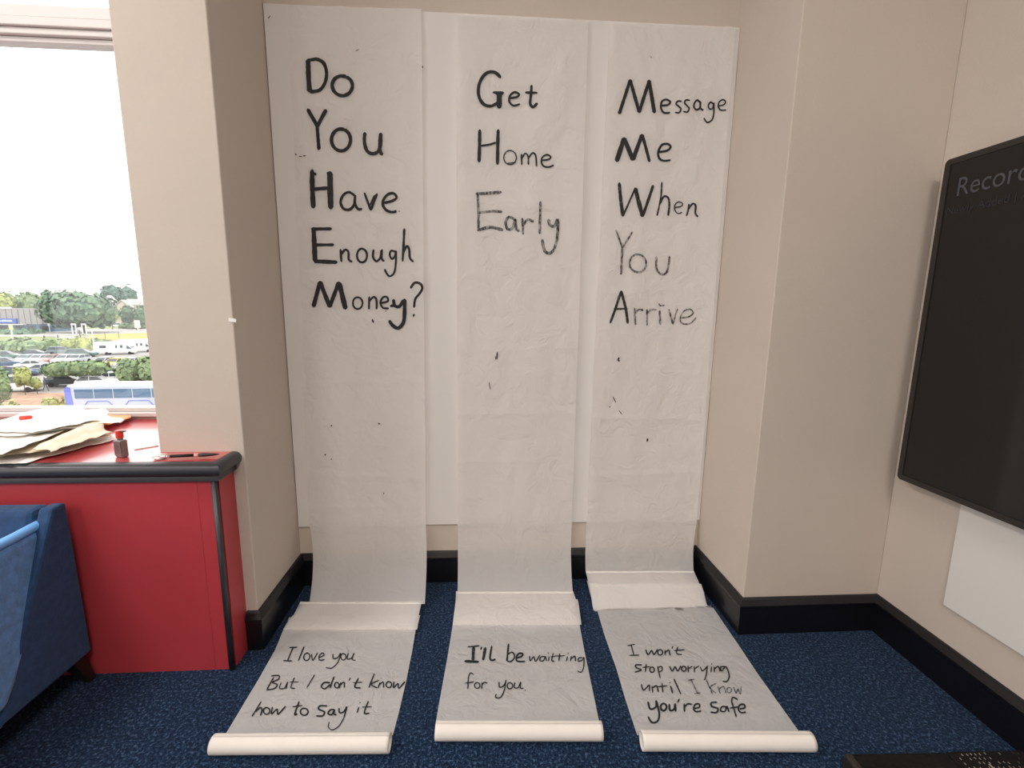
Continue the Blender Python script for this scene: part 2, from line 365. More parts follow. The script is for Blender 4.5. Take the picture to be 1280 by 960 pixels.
FL = [dict(L=[(376, 751), (367.5, 768), (354, 787.5), (343.8, 812.5), (322.5, 850), (300, 887.5), (281, 919)],
           R=[(527, 753), (520, 785), (515, 815), (507.5, 852.5), (497.5, 895), (491, 919), (491, 919)], ztop=.045, fold=790, e2=771,
           roll=((-.915, -.975), (-.318, -1.000)), lab='left hanging paper scroll reading Do You Have Enough Money, its roll nearest the red ledge'),
      dict(L=[(570, 739), (569.6, 752), (565.5, 783.5), (559.5, 820.6), (550, 873), (544, 907)],
           R=[(717, 741), (720.8, 752), (724.9, 783.5), (731, 816), (740.5, 861.4), (750, 907)], ztop=.045, fold=784, e2=751,
           roll=((-.166, -.962), (.420, -.992)), lab='middle hanging paper scroll reading Get Home Early, between the other two'),
      dict(L=[(732, 713), (736, 731), (744.7, 757), (756.6, 797), (770.6, 836), (781.3, 873), (796.5, 919)],
           R=[(867, 713), (875, 731), (890, 757.5), (917, 797), (945, 839), (973, 878.4), (1001.5, 918)], ztop=.085, fold=757, e2=731,
           roll=((.548, -1.035), (1.140, -1.068)), lab='right hanging paper scroll reading Message Me When You Arrive, beside the cream wall corner')]
def interp(L, y):
    for a, b in zip(L, L[1:]):
        if y <= b[1] or b is L[-1]:
            t = (y-a[1])/(b[1]-a[1]) if b[1] != a[1] else 0
            return a[0]+(b[0]-a[0])*t
RR = .031
def floor_h(k, y):
    """height of the lying sheet above the carpet, by distance from the wall"""
    s = FL[k]; f0 = hit(600, s['fold'], 2, .01).y; y0 = SH[k]['yend']; zt = SH[k]['zend']
    if y > f0-.06:
        t = min(1, max(0, (y0-y)/(y0-f0+.06)))
        return zt*(1-t**2.2)+.006 + (.006*math.sin(t*9+k*1.3)*(1-t))
    t = min(1, max(0, (s['roll'][0][1]+.05-y)/-.10)) if y < s['roll'][0][1]+.15 else 0
    return .006+.002*math.sin(y*23+k)
def onfloor(k, px, py):
    z = .006
    for _ in range(6):
        p = hit(px, py, 2, z); z = floor_h(k, p.y)
    return Vector((p.x, p.y, z))
scroll_obj = []
for k in range(3):
    s, f = SH[k], FL[k]
    t = thing('paper_scroll', f['lab'], 'scroll', (0, 0, 0), group='hanging rice paper scrolls')
    scroll_obj.append(t)
    # hanging length, then its lower part bowing out to the fold on the floor
    tl, trr = hit(*s['top'][0], 1, -.02), hit(*s['top'][1], 1, -.02); bl, br = hit(*s['bot'][0], 1, -.02), hit(*s['bot'][1], 1, -.02)
    el, er = onfloor(k, *s['wall_end'][0]), onfloor(k, *s['wall_end'][1])
    NX, NZ, NB = 36, 200, 26; b = bm_new(); rows = []
    for j in range(NZ+1):
        v = j/NZ; a, c = tl.lerp(bl, v), trr.lerp(br, v); row = []
        for i in range(NX+1):
            u = i/NX; p = a.lerp(c, u)
            if j == 0: p.z += .004*noise.noise(Vector((u*9, k*4, 0)))
            ex = .0025*noise.noise(Vector((p.z*3, k*3+u*50, 1))) if i in (0, NX) else 0
            row.append(b.verts.new((p.x+ex, sheet_y(k, u, p.z), p.z)))
        rows.append(row)
    for j in range(1, NB+1):
        v = j/NB; row = []
        for i in range(NX+1):
            u = i/NX; p = bl.lerp(br, u); q = el.lerp(er, u)
            x = p.x+(q.x-p.x)*v; z = p.z+(q.z-p.z)*v
            y0 = sheet_y(k, u, p.z)
            y = y0+(q.y-y0)*(.28*v+.72*v**2.6)+.002*math.sin(u*7+v*4+k)*v*(1-v)
            row.append(b.verts.new((x, y, max(z, .008))))
        rows.append(row)
    for A, B in zip(rows, rows[1:]):
        for i in range(NX): b.faces.new((A[i], A[i+1], B[i+1], B[i]))
    o = obj('hanging_sheet', b, M['rice'], t, smooth=True)
    # lying sheet
    b = bm_new(); rows = []; y0, y1 = s['wall_end'][0][1], f['L'][-1][1]; NY = 44
    for j in range(NY+1):
        py = y0+(y1-y0)*j/NY; row = []
        for i in range(17):
            u = i/16; px = interp(f['L'], py)*(1-u)+interp(f['R'], py)*u
            p = onfloor(k, px, py)
            p.z += .0012*noise.noise(Vector((p.x*14, p.y*14, k)))
            row.append(b.verts.new(p))
        rows.append(row)
    for A, B in zip(rows, rows[1:]):
        for i in range(16): b.faces.new((A[i], A[i+1], B[i+1], B[i]))
    obj('lying_sheet', b, M['rice'], t, smooth=True)
    # folded slack of paper underneath (two more layers, seen through the top one)
    for q, (pa, pb, inset) in enumerate([(y0+1, f['fold'], .012), (f['e2']-1, f['fold']-2, -.006), (y0+2, f['fold']-3, .02)]):
        b = bm_new(); rows = []
        for j in range(13):
            py = pa+(pb-pa)*j/12; l_, r_ = onfloor(k, interp(f['L'], py), py), onfloor(k, interp(f['R'], py), py); row = []
            for i in range(9):
                u = i/8; p = l_.lerp(r_, u); p.x += inset*(1-2*u)*.6+(.004 if q == 1 else 0)
                p.z = floor_h(k, p.y)*(.40+.22*q)-.0005 if q != 1 else floor_h(k, p.y)+.004+.004*math.sin(j/12*math.pi)
                p.y += .004*noise.noise(Vector((u*3, k, q)))
                row.append(b.verts.new(p))
            rows.append(row)
        # the back edge folds down
        for A, B in zip(rows, rows[1:]):
            for i in range(8): b.faces.new((A[i], A[i+1], B[i+1], B[i]))
        obj('fold_layer', b, M['rice'], t, smooth=True)
    # rounded turns of the slack at its back edge and where the upper layer begins
    for ye, rr, dz in ((y0+1.5, .0075, .0), (f['e2']+(4 if k == 1 else 1), .006, .002)):
        l_, r_ = onfloor(k, interp(f['L'], ye), ye), onfloor(k, interp(f['R'], ye), ye); b = bm_new(); pth = []
        for i in range(13):
            q = l_.lerp(r_, .004+.992*i/12); q.z += dz-rr*.7; q.y += .0025*noise.noise(Vector((i*.4, k, ye))); q.z += .0012*noise.noise(Vector((i*.5, k*2, ye+3))); pth.append(q)
        tube(b, pth, rr, 12, cap=False); obj('fold_turn', b, M['ricethick'], t, smooth=True)
    # roll at the near end
    (xa, ya), (xb, yb) = f['roll']; A, B = Vector((xa, ya, RR)), Vector((xb, yb, RR)); ax = (B-A).normalized(); side = Vector((-ax.y, ax.x, 0))
    b = bm_new(); NS = 28; turns = 2.2; pro = []
    for i in range(int(NS*turns)+1):
        a = math.pi*.5 + i/NS*2*math.pi; r = RR-.0016*i/NS; pro.append((math.cos(a)*r, math.sin(a)*r))
    pro2 = [(c*(1-.0011/RR), s_*(1-.0011/RR)) for c, s_ in pro]
    full = pro+pro2[::-1]
    ln = (B-A).length; ends = []
    for e, tt in enumerate((0, .02, .98, 1)):
        ring = []
        for idx, (c, s_) in enumerate(full):
            i = idx if idx < len(pro) else 2*len(pro)-1-idx
            tel = -.0035*i/NS*(1 if tt < .5 else -1)*0
            ring.append(b.verts.new(A+ax*(ln*tt+tel)+side*c+Vector((0, 0, s_))))
        ends.append(ring)
    n = len(full)
    for P_, Q_ in zip(ends, ends[1:]):
        for i in range(n): b.faces.new((P_[i], P_[(i+1) % n], Q_[(i+1) % n], Q_[i]))
    for ring in (ends[0], ends[-1]):
        m_ = len(pro)
        for i in range(m_-1): b.faces.new((ring[i], ring[i+1], ring[n-2-i], ring[n-1-i]))
    obj('paper_roll', b, M['rollpaper'], t, smooth=True)
    if k == 0:
        b = bm_new(); p = hit(364, 775, 2, .02); tube(b, [(p.x-.01, p.y+.0, .02), (p.x+.30, p.y-.006, .02)], .012, 12); obj('inner_roll', b, M['rollpaper'], t, smooth=True)

def surf_wall(k):
    s = SH[k]
    def g(px, py, sd):
        p = hit(px, py, 1, -.028); tl, bl, trr, br = [hit(*q, 1, -.02) for q in (s['top'][0], s['bot'][0], s['top'][1], s['bot'][1])]
        v = (tl.z-p.z)/(tl.z-bl.z); xa = tl.x+(bl.x-tl.x)*v; xb = trr.x+(br.x-trr.x)*v; u = min(1, max(0, (p.x-xa)/(xb-xa)))
        return Vector((p.x, sheet_y(k, u, p.z)-.0028-sd*.00008, p.z))
    return g
def surf_floor(k):
    def g(px, py, sd):
        p = onfloor(k, px, py); p.z += .0020+sd*.00006; return p
    return g

# --- left scroll, wall
s0 = surf_wall(0); t0 = scroll_obj[0]; A1 = (340, 40, 5.818); B1 = (340, 190, 4.173)
write(t0, 'Do', A1, s0, [(34, [(262, 203), (266, 320), (275, 435)]), (24, [(255, 208), (290, 202), (330, 200), (378, 230), (400, 300), (388, 375), (345, 425), (278, 438)]), (24, ell(513, 392, 72, 73))])
write(t0, 'You', A1, s0, [(26, [(260, 562), (335, 690)], 1), (26, [(396, 570), (333, 690)], 1), (25, [(332, 690), (345, 858)], 1), (24, ell(503, 785, 69, 80)),
      (24, [(675, 732), (672, 800), (690, 862), (728, 885), (768, 870), (788, 820), (790, 735)]), (24, [(788, 735), (783, 850), (800, 892)])])
write(t0, 'Have', B1, s0, [(25, [(208, 95), (210, 200), (216, 290)]), (27, [(302, 105), (304, 200), (307, 295)]), (18, [(215, 194), (300, 188)], 1), (12, [(222, 110), (228, 120)], 1), (12, [(288, 112), (298, 108)], 1),
      (13, [(432, 228), (402, 210), (372, 225), (358, 262), (374, 296), (405, 300), (428, 275), (434, 225), (434, 270), (450, 298), (470, 297)]), (11, [(482, 213), (515, 303)], 1), (12, [(515, 303), (548, 218)], 1), (8, [(505, 290), (535, 225)], 1),
      (13, [(585, 265), (632, 252), (650, 235), (632, 215), (605, 220), (583, 245), (578, 275), (595, 302), (625, 313), (648, 308)]), (6, [(663, 309)])])
write(t0, 'Enough', B1, s0, [(23, [(218, 400), (222, 490), (226, 572)]), (15, [(208, 402), (311, 401)], 1), (15, [(225, 485), (322, 484)], 1), (19, [(222, 570), (338, 575)], 1),
      (11, [(358, 508), (362, 572)], 1), (11, [(360, 535), (382, 510), (399, 522), (401, 560), (418, 573)]), (11, ell(470, 540, 26, 36)),
      (11, [(530, 510), (528, 548), (545, 570), (566, 552), (573, 512), (573, 555), (585, 570)]),
      (10, [(642, 520), (622, 515), (614, 535), (626, 558), (642, 540), (646, 515), (646, 580), (636, 632), (610, 647), (588, 612)]),
      (12, [(690, 400), (687, 480), (682, 570)]), (11, [(685, 525), (703, 492), (716, 508), (720, 552), (738, 573)])])
write(t0, 'Money?', B1, s0, [(21, [(216, 806), (252, 677)], 1), (21, [(252, 677), (303, 808)], 1), (20, [(303, 808), (350, 680)], 1), (24, [(352, 682), (385, 818)], 1), (9, ell(448, 788, 25, 31)),
      (10, [(508, 755), (506, 820)], 1), (10, [(507, 780), (530, 756), (545, 772), (546, 820)]), (10, [(570, 788), (604, 778), (600, 757), (580, 758), (566, 785), (578, 812), (608, 816)]),
      (16, [(634, 770), (640, 800), (664, 806), (688, 772)]), (18, [(692, 768), (692, 830), (686, 888), (660, 918), (632, 906), (612, 880)]), (15, [(618, 803), (645, 800)], 1),
      (12, [(724, 710), (745, 683), (775, 688), (786, 712), (770, 740), (748, 768), (742, 810)]), (15, [(740, 851)]), (9, [(524, 873), (530, 890)], 1), (6, [(594, 830)])])
write(t0, 'stray marks', A1, s0, [(7, [(168, 886), (178, 895)], 1), (5, [(195, 903), (215, 905)], 1), (6, [(225, 901), (244, 898)], 1), (4, [(605, 138), (630, 128)], 1), (8, [(1097, 255), (1098, 270)], 1), (6, [(-27, 22-120), (-14, -118)], 1), (5, [(1108-560, 700), (1109-560, 701)], 1)], 1)
write(t0, 'stray ink dots', (340, 400, 3.2), s0, [(6, [(239, 421)]), (6, [(239, 555)]), (4, [(212, 540), (216, 536)], 1), (5, [(446, 695)]), (4, [(425, 413), (432, 416)], 1)], 1)
# --- middle scroll, wall
s1 = surf_wall(1); t1 = scroll_obj[1]; C1 = (560, 60, 3.429)
write(t1, 'Get', C1, s1, [(13, [(225, 127), (200, 104), (165, 108), (136, 150), (131, 200), (150, 238), (185, 250), (215, 235)]), (11, [(193, 191), (238, 193)], 1), (21, [(220, 195), (219, 258)], 1), (10, [(205, 198), (235, 198)], 1),
      (9, [(263, 216), (295, 210), (304, 198), (285, 190), (266, 205), (263, 230), (280, 247), (308, 240)]), (11, [(358, 160), (355, 205), (352, 238), (364, 254), (382, 238)]), (10, [(332, 191), (382, 193)], 1)])
write(t1, 'Home', C1, s1, [(14, [(136, 352), (135, 420), (133, 488)]), (14, [(215, 352), (213, 420), (212, 498)]), (8, [(140, 420), (175, 415), (205, 406)])], 0)
write(t1, 'Home', C1, s1, [(4.5, ell(266, 470, 27, 30)), (4, [(252, 495), (290, 490)], 1), (7, [(315, 455), (316, 500)], 1), (6, [(317, 475), (330, 453), (343, 465), (345, 500)]), (6, [(345, 472), (362, 451), (376, 463), (379, 508)]),
      (6.5, [(402, 482), (430, 478), (440, 468), (425, 458), (405, 468), (400, 490), (412, 508), (435, 510), (452, 502)])], 1)
write(t1, 'Early', C1, s1, [(9, [(128, 628), (130, 700), (131, 780)]), (11, [(120, 626), (228, 618)], 1), (9, [(130, 706), (185, 700), (232, 702)]), (11, [(128, 782), (180, 768), (235, 780)]),
      (9, [(290, 738), (262, 724), (247, 748), (256, 776), (278, 770), (288, 735), (292, 772), (306, 785)]), (8, [(318, 730), (322, 798)], 1), (9, [(320, 762), (342, 736), (366, 745)]), (9, [(396, 660), (393, 795)], 1),
      (10, [(430, 735), (436, 758), (456, 764), (470, 735), (470, 790), (460, 848), (440, 878), (415, 870), (403, 820)])], 2)
write(t1, 'stray marks', (520, 400, 3.2), s1, [(4, [(325, 128), (323, 157)], 1), (3, [(318, 145), (319, 158)], 1), (2.5, [(292, 248), (297, 277)], 1)], 1)
# --- right scroll, wall
s2 = surf_wall(2); t2 = scroll_obj[2]; D1 = (740, 60, 5.333); E1 = (740, 220, 4.8)
write(t2, 'Message', D1, s2, [(21, [(182, 438), (255, 212)], 1), (21, [(255, 212), (314, 430)], 1), (20, [(314, 430), (380, 216)], 1), (24, [(380, 216), (412, 436)], 1),
      (13, [(458, 386), (505, 380), (520, 360), (495, 345), (465, 358), (458, 400), (478, 432), (518, 432)]), (11, [(592, 360), (570, 357), (558, 375), (575, 393), (588, 410), (578, 434), (552, 432)]), (10, [(646, 355), (622, 352), (612, 370), (628, 390), (642, 408), (630, 432), (604, 428)]),
      (12, [(722, 365), (700, 350), (680, 370), (677, 398), (694, 414), (718, 400), (722, 360), (722, 400), (740, 416)]), (10, [(812, 375), (790, 362), (774, 385), (785, 408), (805, 400), (812, 365), (812, 430), (800, 478), (766, 497), (745, 468)]),
      (9, [(838, 388), (875, 380), (888, 360), (872, 345), (848, 360), (842, 392), (858, 415), (892, 415)])])
write(t2, 'Me', D1, s2, [(29, [(164, 755), (215, 600)], 1), (27, [(215, 600), (270, 748)], 1), (25, [(270, 748), (332, 580)], 1), (19, [(332, 580), (380, 760)], 1), (14, [(442, 696), (500, 685), (522, 660), (500, 640), (462, 650), (438, 700), (448, 740), (480, 753), (522, 748)])])
write(t2, 'When', E1, s2, [(16, [(163, 42), (172, 140), (186, 240)]), (9, [(186, 240), (258, 74)], 1), (19, [(258, 74), (302, 243)], 1), (14, [(302, 243), (366, 58)], 1)], 1)
write(t2, 'When', E1, s2, [(8, [(418, 38), (412, 130), (390, 238)]), (10, [(408, 165), (430, 124), (456, 134), (462, 180), (455, 238)]), (6, [(495, 190), (535, 182), (543, 165), (518, 156), (496, 175), (496, 205), (515, 225), (540, 218)]),
      (8, [(582, 168), (577, 205), (566, 240)]), (9, [(578, 200), (603, 167), (622, 178), (620, 222), (635, 244)])], 1)
write(t2, 'You', E1, s2, [(9, [(145, 326), (182, 432)], 1), (9, [(243, 336), (182, 432)], 1), (11, [(182, 432), (174, 590)], 1), (10, ell(275, 524, 50, 54)), (10, [(386, 482), (388, 555), (418, 590), (452, 572), (466, 482)])], 2)
write(t2, 'Arrive', E1, s2, [(12, [(175, 690), (145, 780), (108, 882)]), (13, [(175, 690), (200, 790), (212, 884)]), (8, [(130, 798), (210, 796)], 1)], 1)
write(t2, 'Arrive', E1, s2, [(10, [(253, 793), (260, 892)], 1), (10, [(258, 822), (280, 802), (306, 806)]), (9, [(330, 800), (330, 896)], 1), (9, [(332, 828), (355, 803), (386, 802)]), (10, [(407, 808), (409, 892)], 1), (6, [(402, 765), (412, 778), (438, 775)]),
      (9, [(462, 800), (487, 888)], 1), (7, [(487, 888), (515, 798)], 1), (7, [(530, 852), (580, 845), (608, 822), (590, 800), (552, 812), (532, 855), (545, 885), (590, 885), (625, 850)])], 2)
write(t2, 'stray marks', (520, 400, 3.2), s2, [(5, [(812, 150), (808, 160), (814, 164)]), (2.5, [(788, 308), (800, 330)], 1), (2.5, [(812, 362), (824, 378)], 1), (5, [(775, 347)]), (5, [(926, 475), (925, 485)], 1)], 1)
write(t2, 'stray marks', D1, s2, [(6, [(390, 52), (398, 64)], 1)], 2)
# --- floor lines
g0 = surf_floor(0); O1 = (240, 740, 4.0)
write(t0, 'I love you', O1, g0, [(6, [(505, 280), (478, 345)], 1), (6, [(487, 280), (526, 278)], 1), (6, [(457, 345), (500, 347)], 1), (6, [(560, 275), (532, 346)], 1), (5.5, ell(574, 326, 15, 19, .3)), (5.5, [(598, 312), (604, 344), (628, 306)]),
      (5.5, [(634, 330), (660, 318), (652, 307), (636, 322), (638, 342), (662, 340)]), (5.5, [(705, 312), (707, 334), (728, 330), (743, 308), (730, 352), (700, 382), (670, 380)]), (5.5, ell(757, 326, 13, 16)), (5.5, [(782, 308), (776, 336), (798, 332), (810, 308), (801, 338), (818, 343)])])
write(t0, 'But', O1, g0, [(5.5, [(408, 430), (375, 488)], 1), (5.5, [(397, 422), (434, 420), (432, 438), (402, 454), (426, 465), (412, 485), (372, 492)]), (4.5, [(446, 455), (438, 484), (463, 482), (478, 452), (470, 486)]), (5, [(512, 430), (495, 478), (514, 484)]), (4.5, [(490, 452), (532, 452)], 1)], 1)
write(t0, "I don't know", O1, g0, [(5, [(613, 416), (574, 480)], 1), (7, [(690, 456), (662, 455), (646, 474), (664, 486), (690, 465)]), (7, [(710, 426), (690, 482)], 1), (6.5, ell(724, 468, 11, 14)), (6.5, [(744, 455), (736, 483)], 1), (6.5, [(740, 468), (760, 453), (762, 480)]), (6, [(792, 430), (785, 445)], 1),
      (7, [(832, 434), (814, 476), (842, 482)]), (5, [(805, 456), (850, 453)], 1), (6, [(912, 410), (884, 480)], 1), (6, [(934, 444), (896, 464), (926, 482)]), (6, [(940, 455), (930, 482)], 1), (6, [(935, 468), (955, 452), (958, 480)]), (6, ell(984, 465, 14, 15)), (6, [(1010, 450), (1008, 480), (1030, 460), (1034, 484), (1064, 450)])])
write(t0, 'how to say it', O1, g0, [(6, [(346, 550), (300, 624)], 1), (6.5, [(318, 600), (342, 580), (350, 592), (342, 620)]), (6.5, ell(373, 597, 16, 17)), (6.5, [(402, 578), (398, 612), (425, 588), (430, 614), (468, 573)]), (8, [(536, 550), (514, 612), (526, 612)]), (6.5, [(503, 576), (552, 570)], 1), (7, ell(561, 601, 19, 18)),
      (8, [(676, 572), (640, 572), (634, 588), (662, 602), (652, 622), (622, 622)]), (7, [(712, 590), (692, 592), (680, 610), (698, 616), (712, 592), (710, 612), (722, 616)]), (7, [(735, 583), (738, 606), (758, 602), (774, 576), (760, 630)]), (4.5, [(760, 630), (735, 672), (702, 692), (682, 678), (686, 652)]),
      (6, [(834, 578), (825, 606)], 1), (6, [(840, 555)]), (7, [(882, 548), (862, 606), (886, 608)]), (5, [(850, 578), (898, 576)], 1)])
g1 = surf_floor(1); O2 = (520, 720, 4.173)
write(t1, "I'll be", O2, g1, [(12, [(300, 372), (297, 442)], 1), (6, [(270, 372), (330, 366)], 1), (11, [(255, 447), (326, 450)], 1), (7, [(342, 372), (338, 386)], 1), (12, [(362, 376), (350, 440)], 1), (8, [(395, 368), (386, 430), (398, 442), (414, 436)])], 1)
write(t1, 'be', O2, g1, [(9, [(483, 356), (474, 445)], 1), (7, [(477, 412), (502, 400), (514, 424), (496, 448), (475, 446)]), (8, [(526, 430), (552, 420), (556, 408), (538, 406), (524, 424), (528, 446), (568, 448)])])
write(t1, 'waitting', O2, g1, [(6, [(592, 420), (596, 445), (614, 424), (624, 448), (646, 414)]), (6, [(672, 422), (652, 424), (646, 442), (664, 444), (675, 422), (680, 446)]), (6, [(694, 422), (691, 446)], 1), (6, [(690, 404)]), (6, [(716, 404), (708, 442), (722, 446)]), (5, [(702, 424), (740, 418)], 1), (6, [(750, 406), (745, 446)], 1), (5, [(736, 420), (776, 418)], 1),
      (6, [(790, 422), (785, 446)], 1), (6, [(794, 405)]), (6, [(810, 420), (806, 446)], 1), (6, [(810, 434), (828, 420), (832, 446)]), (5.5, [(868, 428), (850, 430), (846, 446), (866, 442), (876, 428), (874, 478), (862, 504), (843, 498)])])
write(t1, 'for you.', O2, g1, [(5.5, [(300, 516), (285, 508), (274, 530), (270, 592)]), (5, [(256, 562), (302, 554)], 1), (5.5, ell(319, 573, 14, 15)), (5.5, [(344, 558), (342, 590)], 1), (5.5, [(343, 570), (356, 557), (372, 562)]),
      (6, [(433, 555), (436, 582), (458, 574), (470, 545)]), (6, [(468, 548), (460, 600), (440, 636), (416, 636), (418, 618)]), (6, ell(490, 575, 14, 16)), (6, [(516, 558), (513, 584), (533, 584), (546, 556), (544, 586), (560, 588)]), (7, [(569, 598)])])
g2 = surf_floor(2); O3 = (720, 690, 3.556)
write(t2, "I won't", O3, g2, [(5, [(245, 414), (256, 458)], 1), (4.5, [(228, 418), (262, 412)], 1), (5, [(238, 461), (280, 460)], 1), (5.5, [(310, 436), (320, 458), (336, 440), (346, 458), (362, 434)]), (5.5, ell(374, 448, 11, 12)), (5.5, [(396, 438), (396, 460)], 1), (5.5, [(397, 448), (412, 438), (418, 461)]), (5, [(430, 420), (427, 432)], 1), (5.5, [(452, 424), (447, 452), (470, 458)]), (5, [(436, 440), (482, 436)], 1)])
write(t2, 'stop', O3, g2, [(5.5, [(292, 504), (266, 504), (268, 516), (290, 526), (262, 536)]), (5.5, [(312, 500), (308, 535)], 1), (5, [(296, 515), (330, 512)], 1), (5.5, ell(338, 525, 10, 12)), (5.5, [(362, 510), (374, 562)], 1), (5, [(362, 516), (380, 511), (382, 528), (366, 536)])])
write(t2, 'worrying', O3, g2, [(5, [(416, 510), (428, 531), (440, 512), (452, 531), (466, 508)]), (5, ell(479, 521, 10, 11)), (5, [(498, 508), (499, 536)], 1), (4.5, [(499, 521), (517, 510)], 1), (5, [(526, 510), (526, 536)], 1), (4.5, [(526, 521), (547, 508)], 1), (5, [(552, 513), (563, 530), (586, 508)]), (4.5, [(584, 510), (578, 550), (570, 572)]), (5, [(602, 512), (600, 536)], 1), (5, [(603, 500)]), (5, [(614, 512), (615, 536)], 1), (4.5, [(615, 522), (632, 510), (640, 532)]),
      (5, [(660, 510), (642, 514), (648, 530), (666, 512), (681, 550), (672, 576), (653, 577)])], 1)
write(t2, 'until', O3, g2, [(5, [(290, 590), (300, 616), (325, 594), (326, 620)]), (5, [(338, 598), (341, 626)], 1), (5, [(340, 606), (358, 597), (366, 624)]), (5, [(382, 584), (386, 626)], 1), (4.5, [(364, 601), (406, 597)], 1), (6, [(420, 598), (430, 630)], 1), (5, [(417, 582)]), (5, [(435, 566), (466, 634)], 1)], 1)
write(t2, 'I know', O3, g2, [(5, [(512, 572), (540, 628)], 1), (4.5, [(499, 572), (526, 568)], 1), (4.5, [(527, 631), (553, 628)], 1), (4.5, [(578, 568), (607, 634)], 1), (4.5, [(622, 586), (596, 604), (622, 630)]), (4, [(630, 600), (641, 631)], 1), (4, [(635, 612), (655, 600), (667, 630)]), (4, ell(681, 616, 10, 12)), (4, [(700, 602), (712, 630), (719, 610), (730, 633), (734, 600)])], 2)
write(t2, "you're safe", O3, g2, [(8, [(320, 668), (330, 700), (355, 690), (356, 662)]), (8, [(357, 664), (370, 722), (362, 754), (338, 760), (320, 735)]), (8, ell(389, 691, 13, 16)), (8, [(414, 678), (418, 706), (436, 700), (440, 676), (443, 711)]), (7, [(459, 655), (452, 670)], 1), (7, [(481, 676), (482, 712)], 1), (7, [(483, 690), (497, 677), (514, 680)]), (7, [(526, 698), (548, 692), (546, 678), (530, 680), (523, 700), (534, 712), (556, 709)]),
      (7, [(626, 670), (602, 672), (603, 688), (630, 698), (624, 716), (598, 714)]), (6.5, [(668, 690), (648, 690), (643, 708), (662, 710), (670, 688), (680, 713)]), (6, [(718, 658), (698, 648), (692, 665), (702, 700), (712, 734)]), (6, [(684, 696), (722, 690)], 1), (7, [(728, 700), (750, 694), (746, 680), (728, 682), (722, 702), (734, 716), (754, 714)])])

# ------------------------------------------------------------ big screen on the right wall
XT = 1.81
t = thing('wall_screen', 'huge black screen mounted high on the right wall', 'screen', (XT, -1.7, 1.44))
ya, yb, za, zb = -.560+1.7, -2.88+1.7, .789-1.44, 2.096-1.44
def rrect(y0, y1, z0, z1, r, n=5):
    out = []
    for cx_, cz_, a0 in ((y1-r, z1-r, 0), (y0+r, z1-r, 90), (y0+r, z0+r, 180), (y1-r, z0+r, 270)):
        for i in range(n+1):
            a = math.radians(a0+90*i/n); out.append((cx_+r*math.cos(a), cz_+r*math.sin(a)))
    return out
b = bm_new(); extr(b, rrect(yb, ya, za, zb, .018), 0, .006, .045); obj('back_case', b, M['tvbezel'], t)
b = bm_new()
o_ = rrect(yb, ya, za, zb, .018); i_ = rrect(yb+.022, ya-.022, za+.022, zb-.022, .004)
A = [b.verts.new((0, *p)) for p in o_]; B = [b.verts.new((0, *p)) for p in i_]; A2 = [b.verts.new((.008, *p)) for p in o_]; B2 = [b.verts.new((.008, *p)) for p in i_]; n = len(A)
for i in range(n):
    j = (i+1) % n
    b.faces.new((A[i], A[j], B[j], B[i])); b.faces.new((A[i], A2[i], A2[j], A[j])); b.faces.new((B[i], B[j], B2[j], B2[i])); b.faces.new((A2[i], B2[i], B2[j], A2[j]))
obj('bezel', b, M['tvbezel'], t)
bx('display_glass', M['screen'], .003, .006, yb+.020, ya-.020, za+.020, zb-.020, t)
bx('wall_bracket', M['tvbezel'], .045, XW-XT, -.4, .4, -.3, .3, t)
def text(s, m, size, y, z, parent, name, shear=0, sx=1):
    c = bpy.data.curves.new(name, 'FONT'); c.body = s; c.size = size; c.shear = shear; c.extrude = 0
    tmp = bpy.data.objects.new('t', c); C.objects.link(tmp); dg = bpy.context.evaluated_depsgraph_get()
    me = bpy.data.meshes.new_from_object(tmp.evaluated_get(dg)); bpy.data.objects.remove(tmp)
    # text x -> -y, text y -> z, facing -x
    for v in me.vertices: v.co = Vector((.0022, -v.co.x*sx, v.co.y))
    me.materials.clear(); me.materials.append(m); o = bpy.data.objects.new(name, me); C.objects.link(o); o.parent = parent; o.location = (0, y, z); return o
text('Record', M['tvtext'], .097, -.618+1.7, 1.948-1.44, t, 'screen_heading', 0, .86)
text('Newly Added | All', M['tvtext2'], .040, -.592+1.7, 1.885-1.44, t, 'screen_subheading')

# ------------------------------------------------------------ red window ledge
t = thing('window_ledge', 'red panelled window ledge with black rounded edge beside the left pier', 'ledge', (-2.6, -.3, 0))
def sub(name, m, x0, x1, y0, y1, z0, z1, bev=0): return bx(name, m, x0+2.6, x1+2.6, y0+.3, y1+.3, z0, z1, t, bev)
LZ = .905; LX = -1.040; LF = -.604
b = bm_new(); box(b, XF+2.6, PX+2.6, -DL+.3, WY+.3, LZ-.03, LZ); box(b, XF+2.6, LX+2.6, LF+.3, -DL+.3, LZ-.03, LZ); obj('ledge_top', b, M['redtop'], t)
for x0, x1 in ((-4.19, -3.0), (-2.999, -2.20), (-2.199, -1.1145), (-1.1135, -1.058)): sub('front_panel', M['red'], x0, x1, LF, LF+.018, .0, LZ-.07)
sub('side_panel', M['red'], LX-.018, LX, LF+.019, -DL, 0, LZ-.05)
b = bm_new(); tube(b, [(-1.0475+2.6, LF-.001+.3, 0), (-1.0475+2.6, LF-.001+.3, LZ-.07)], .0115, 10); obj('corner_strip', b, M['nosing'], t, smooth=True)
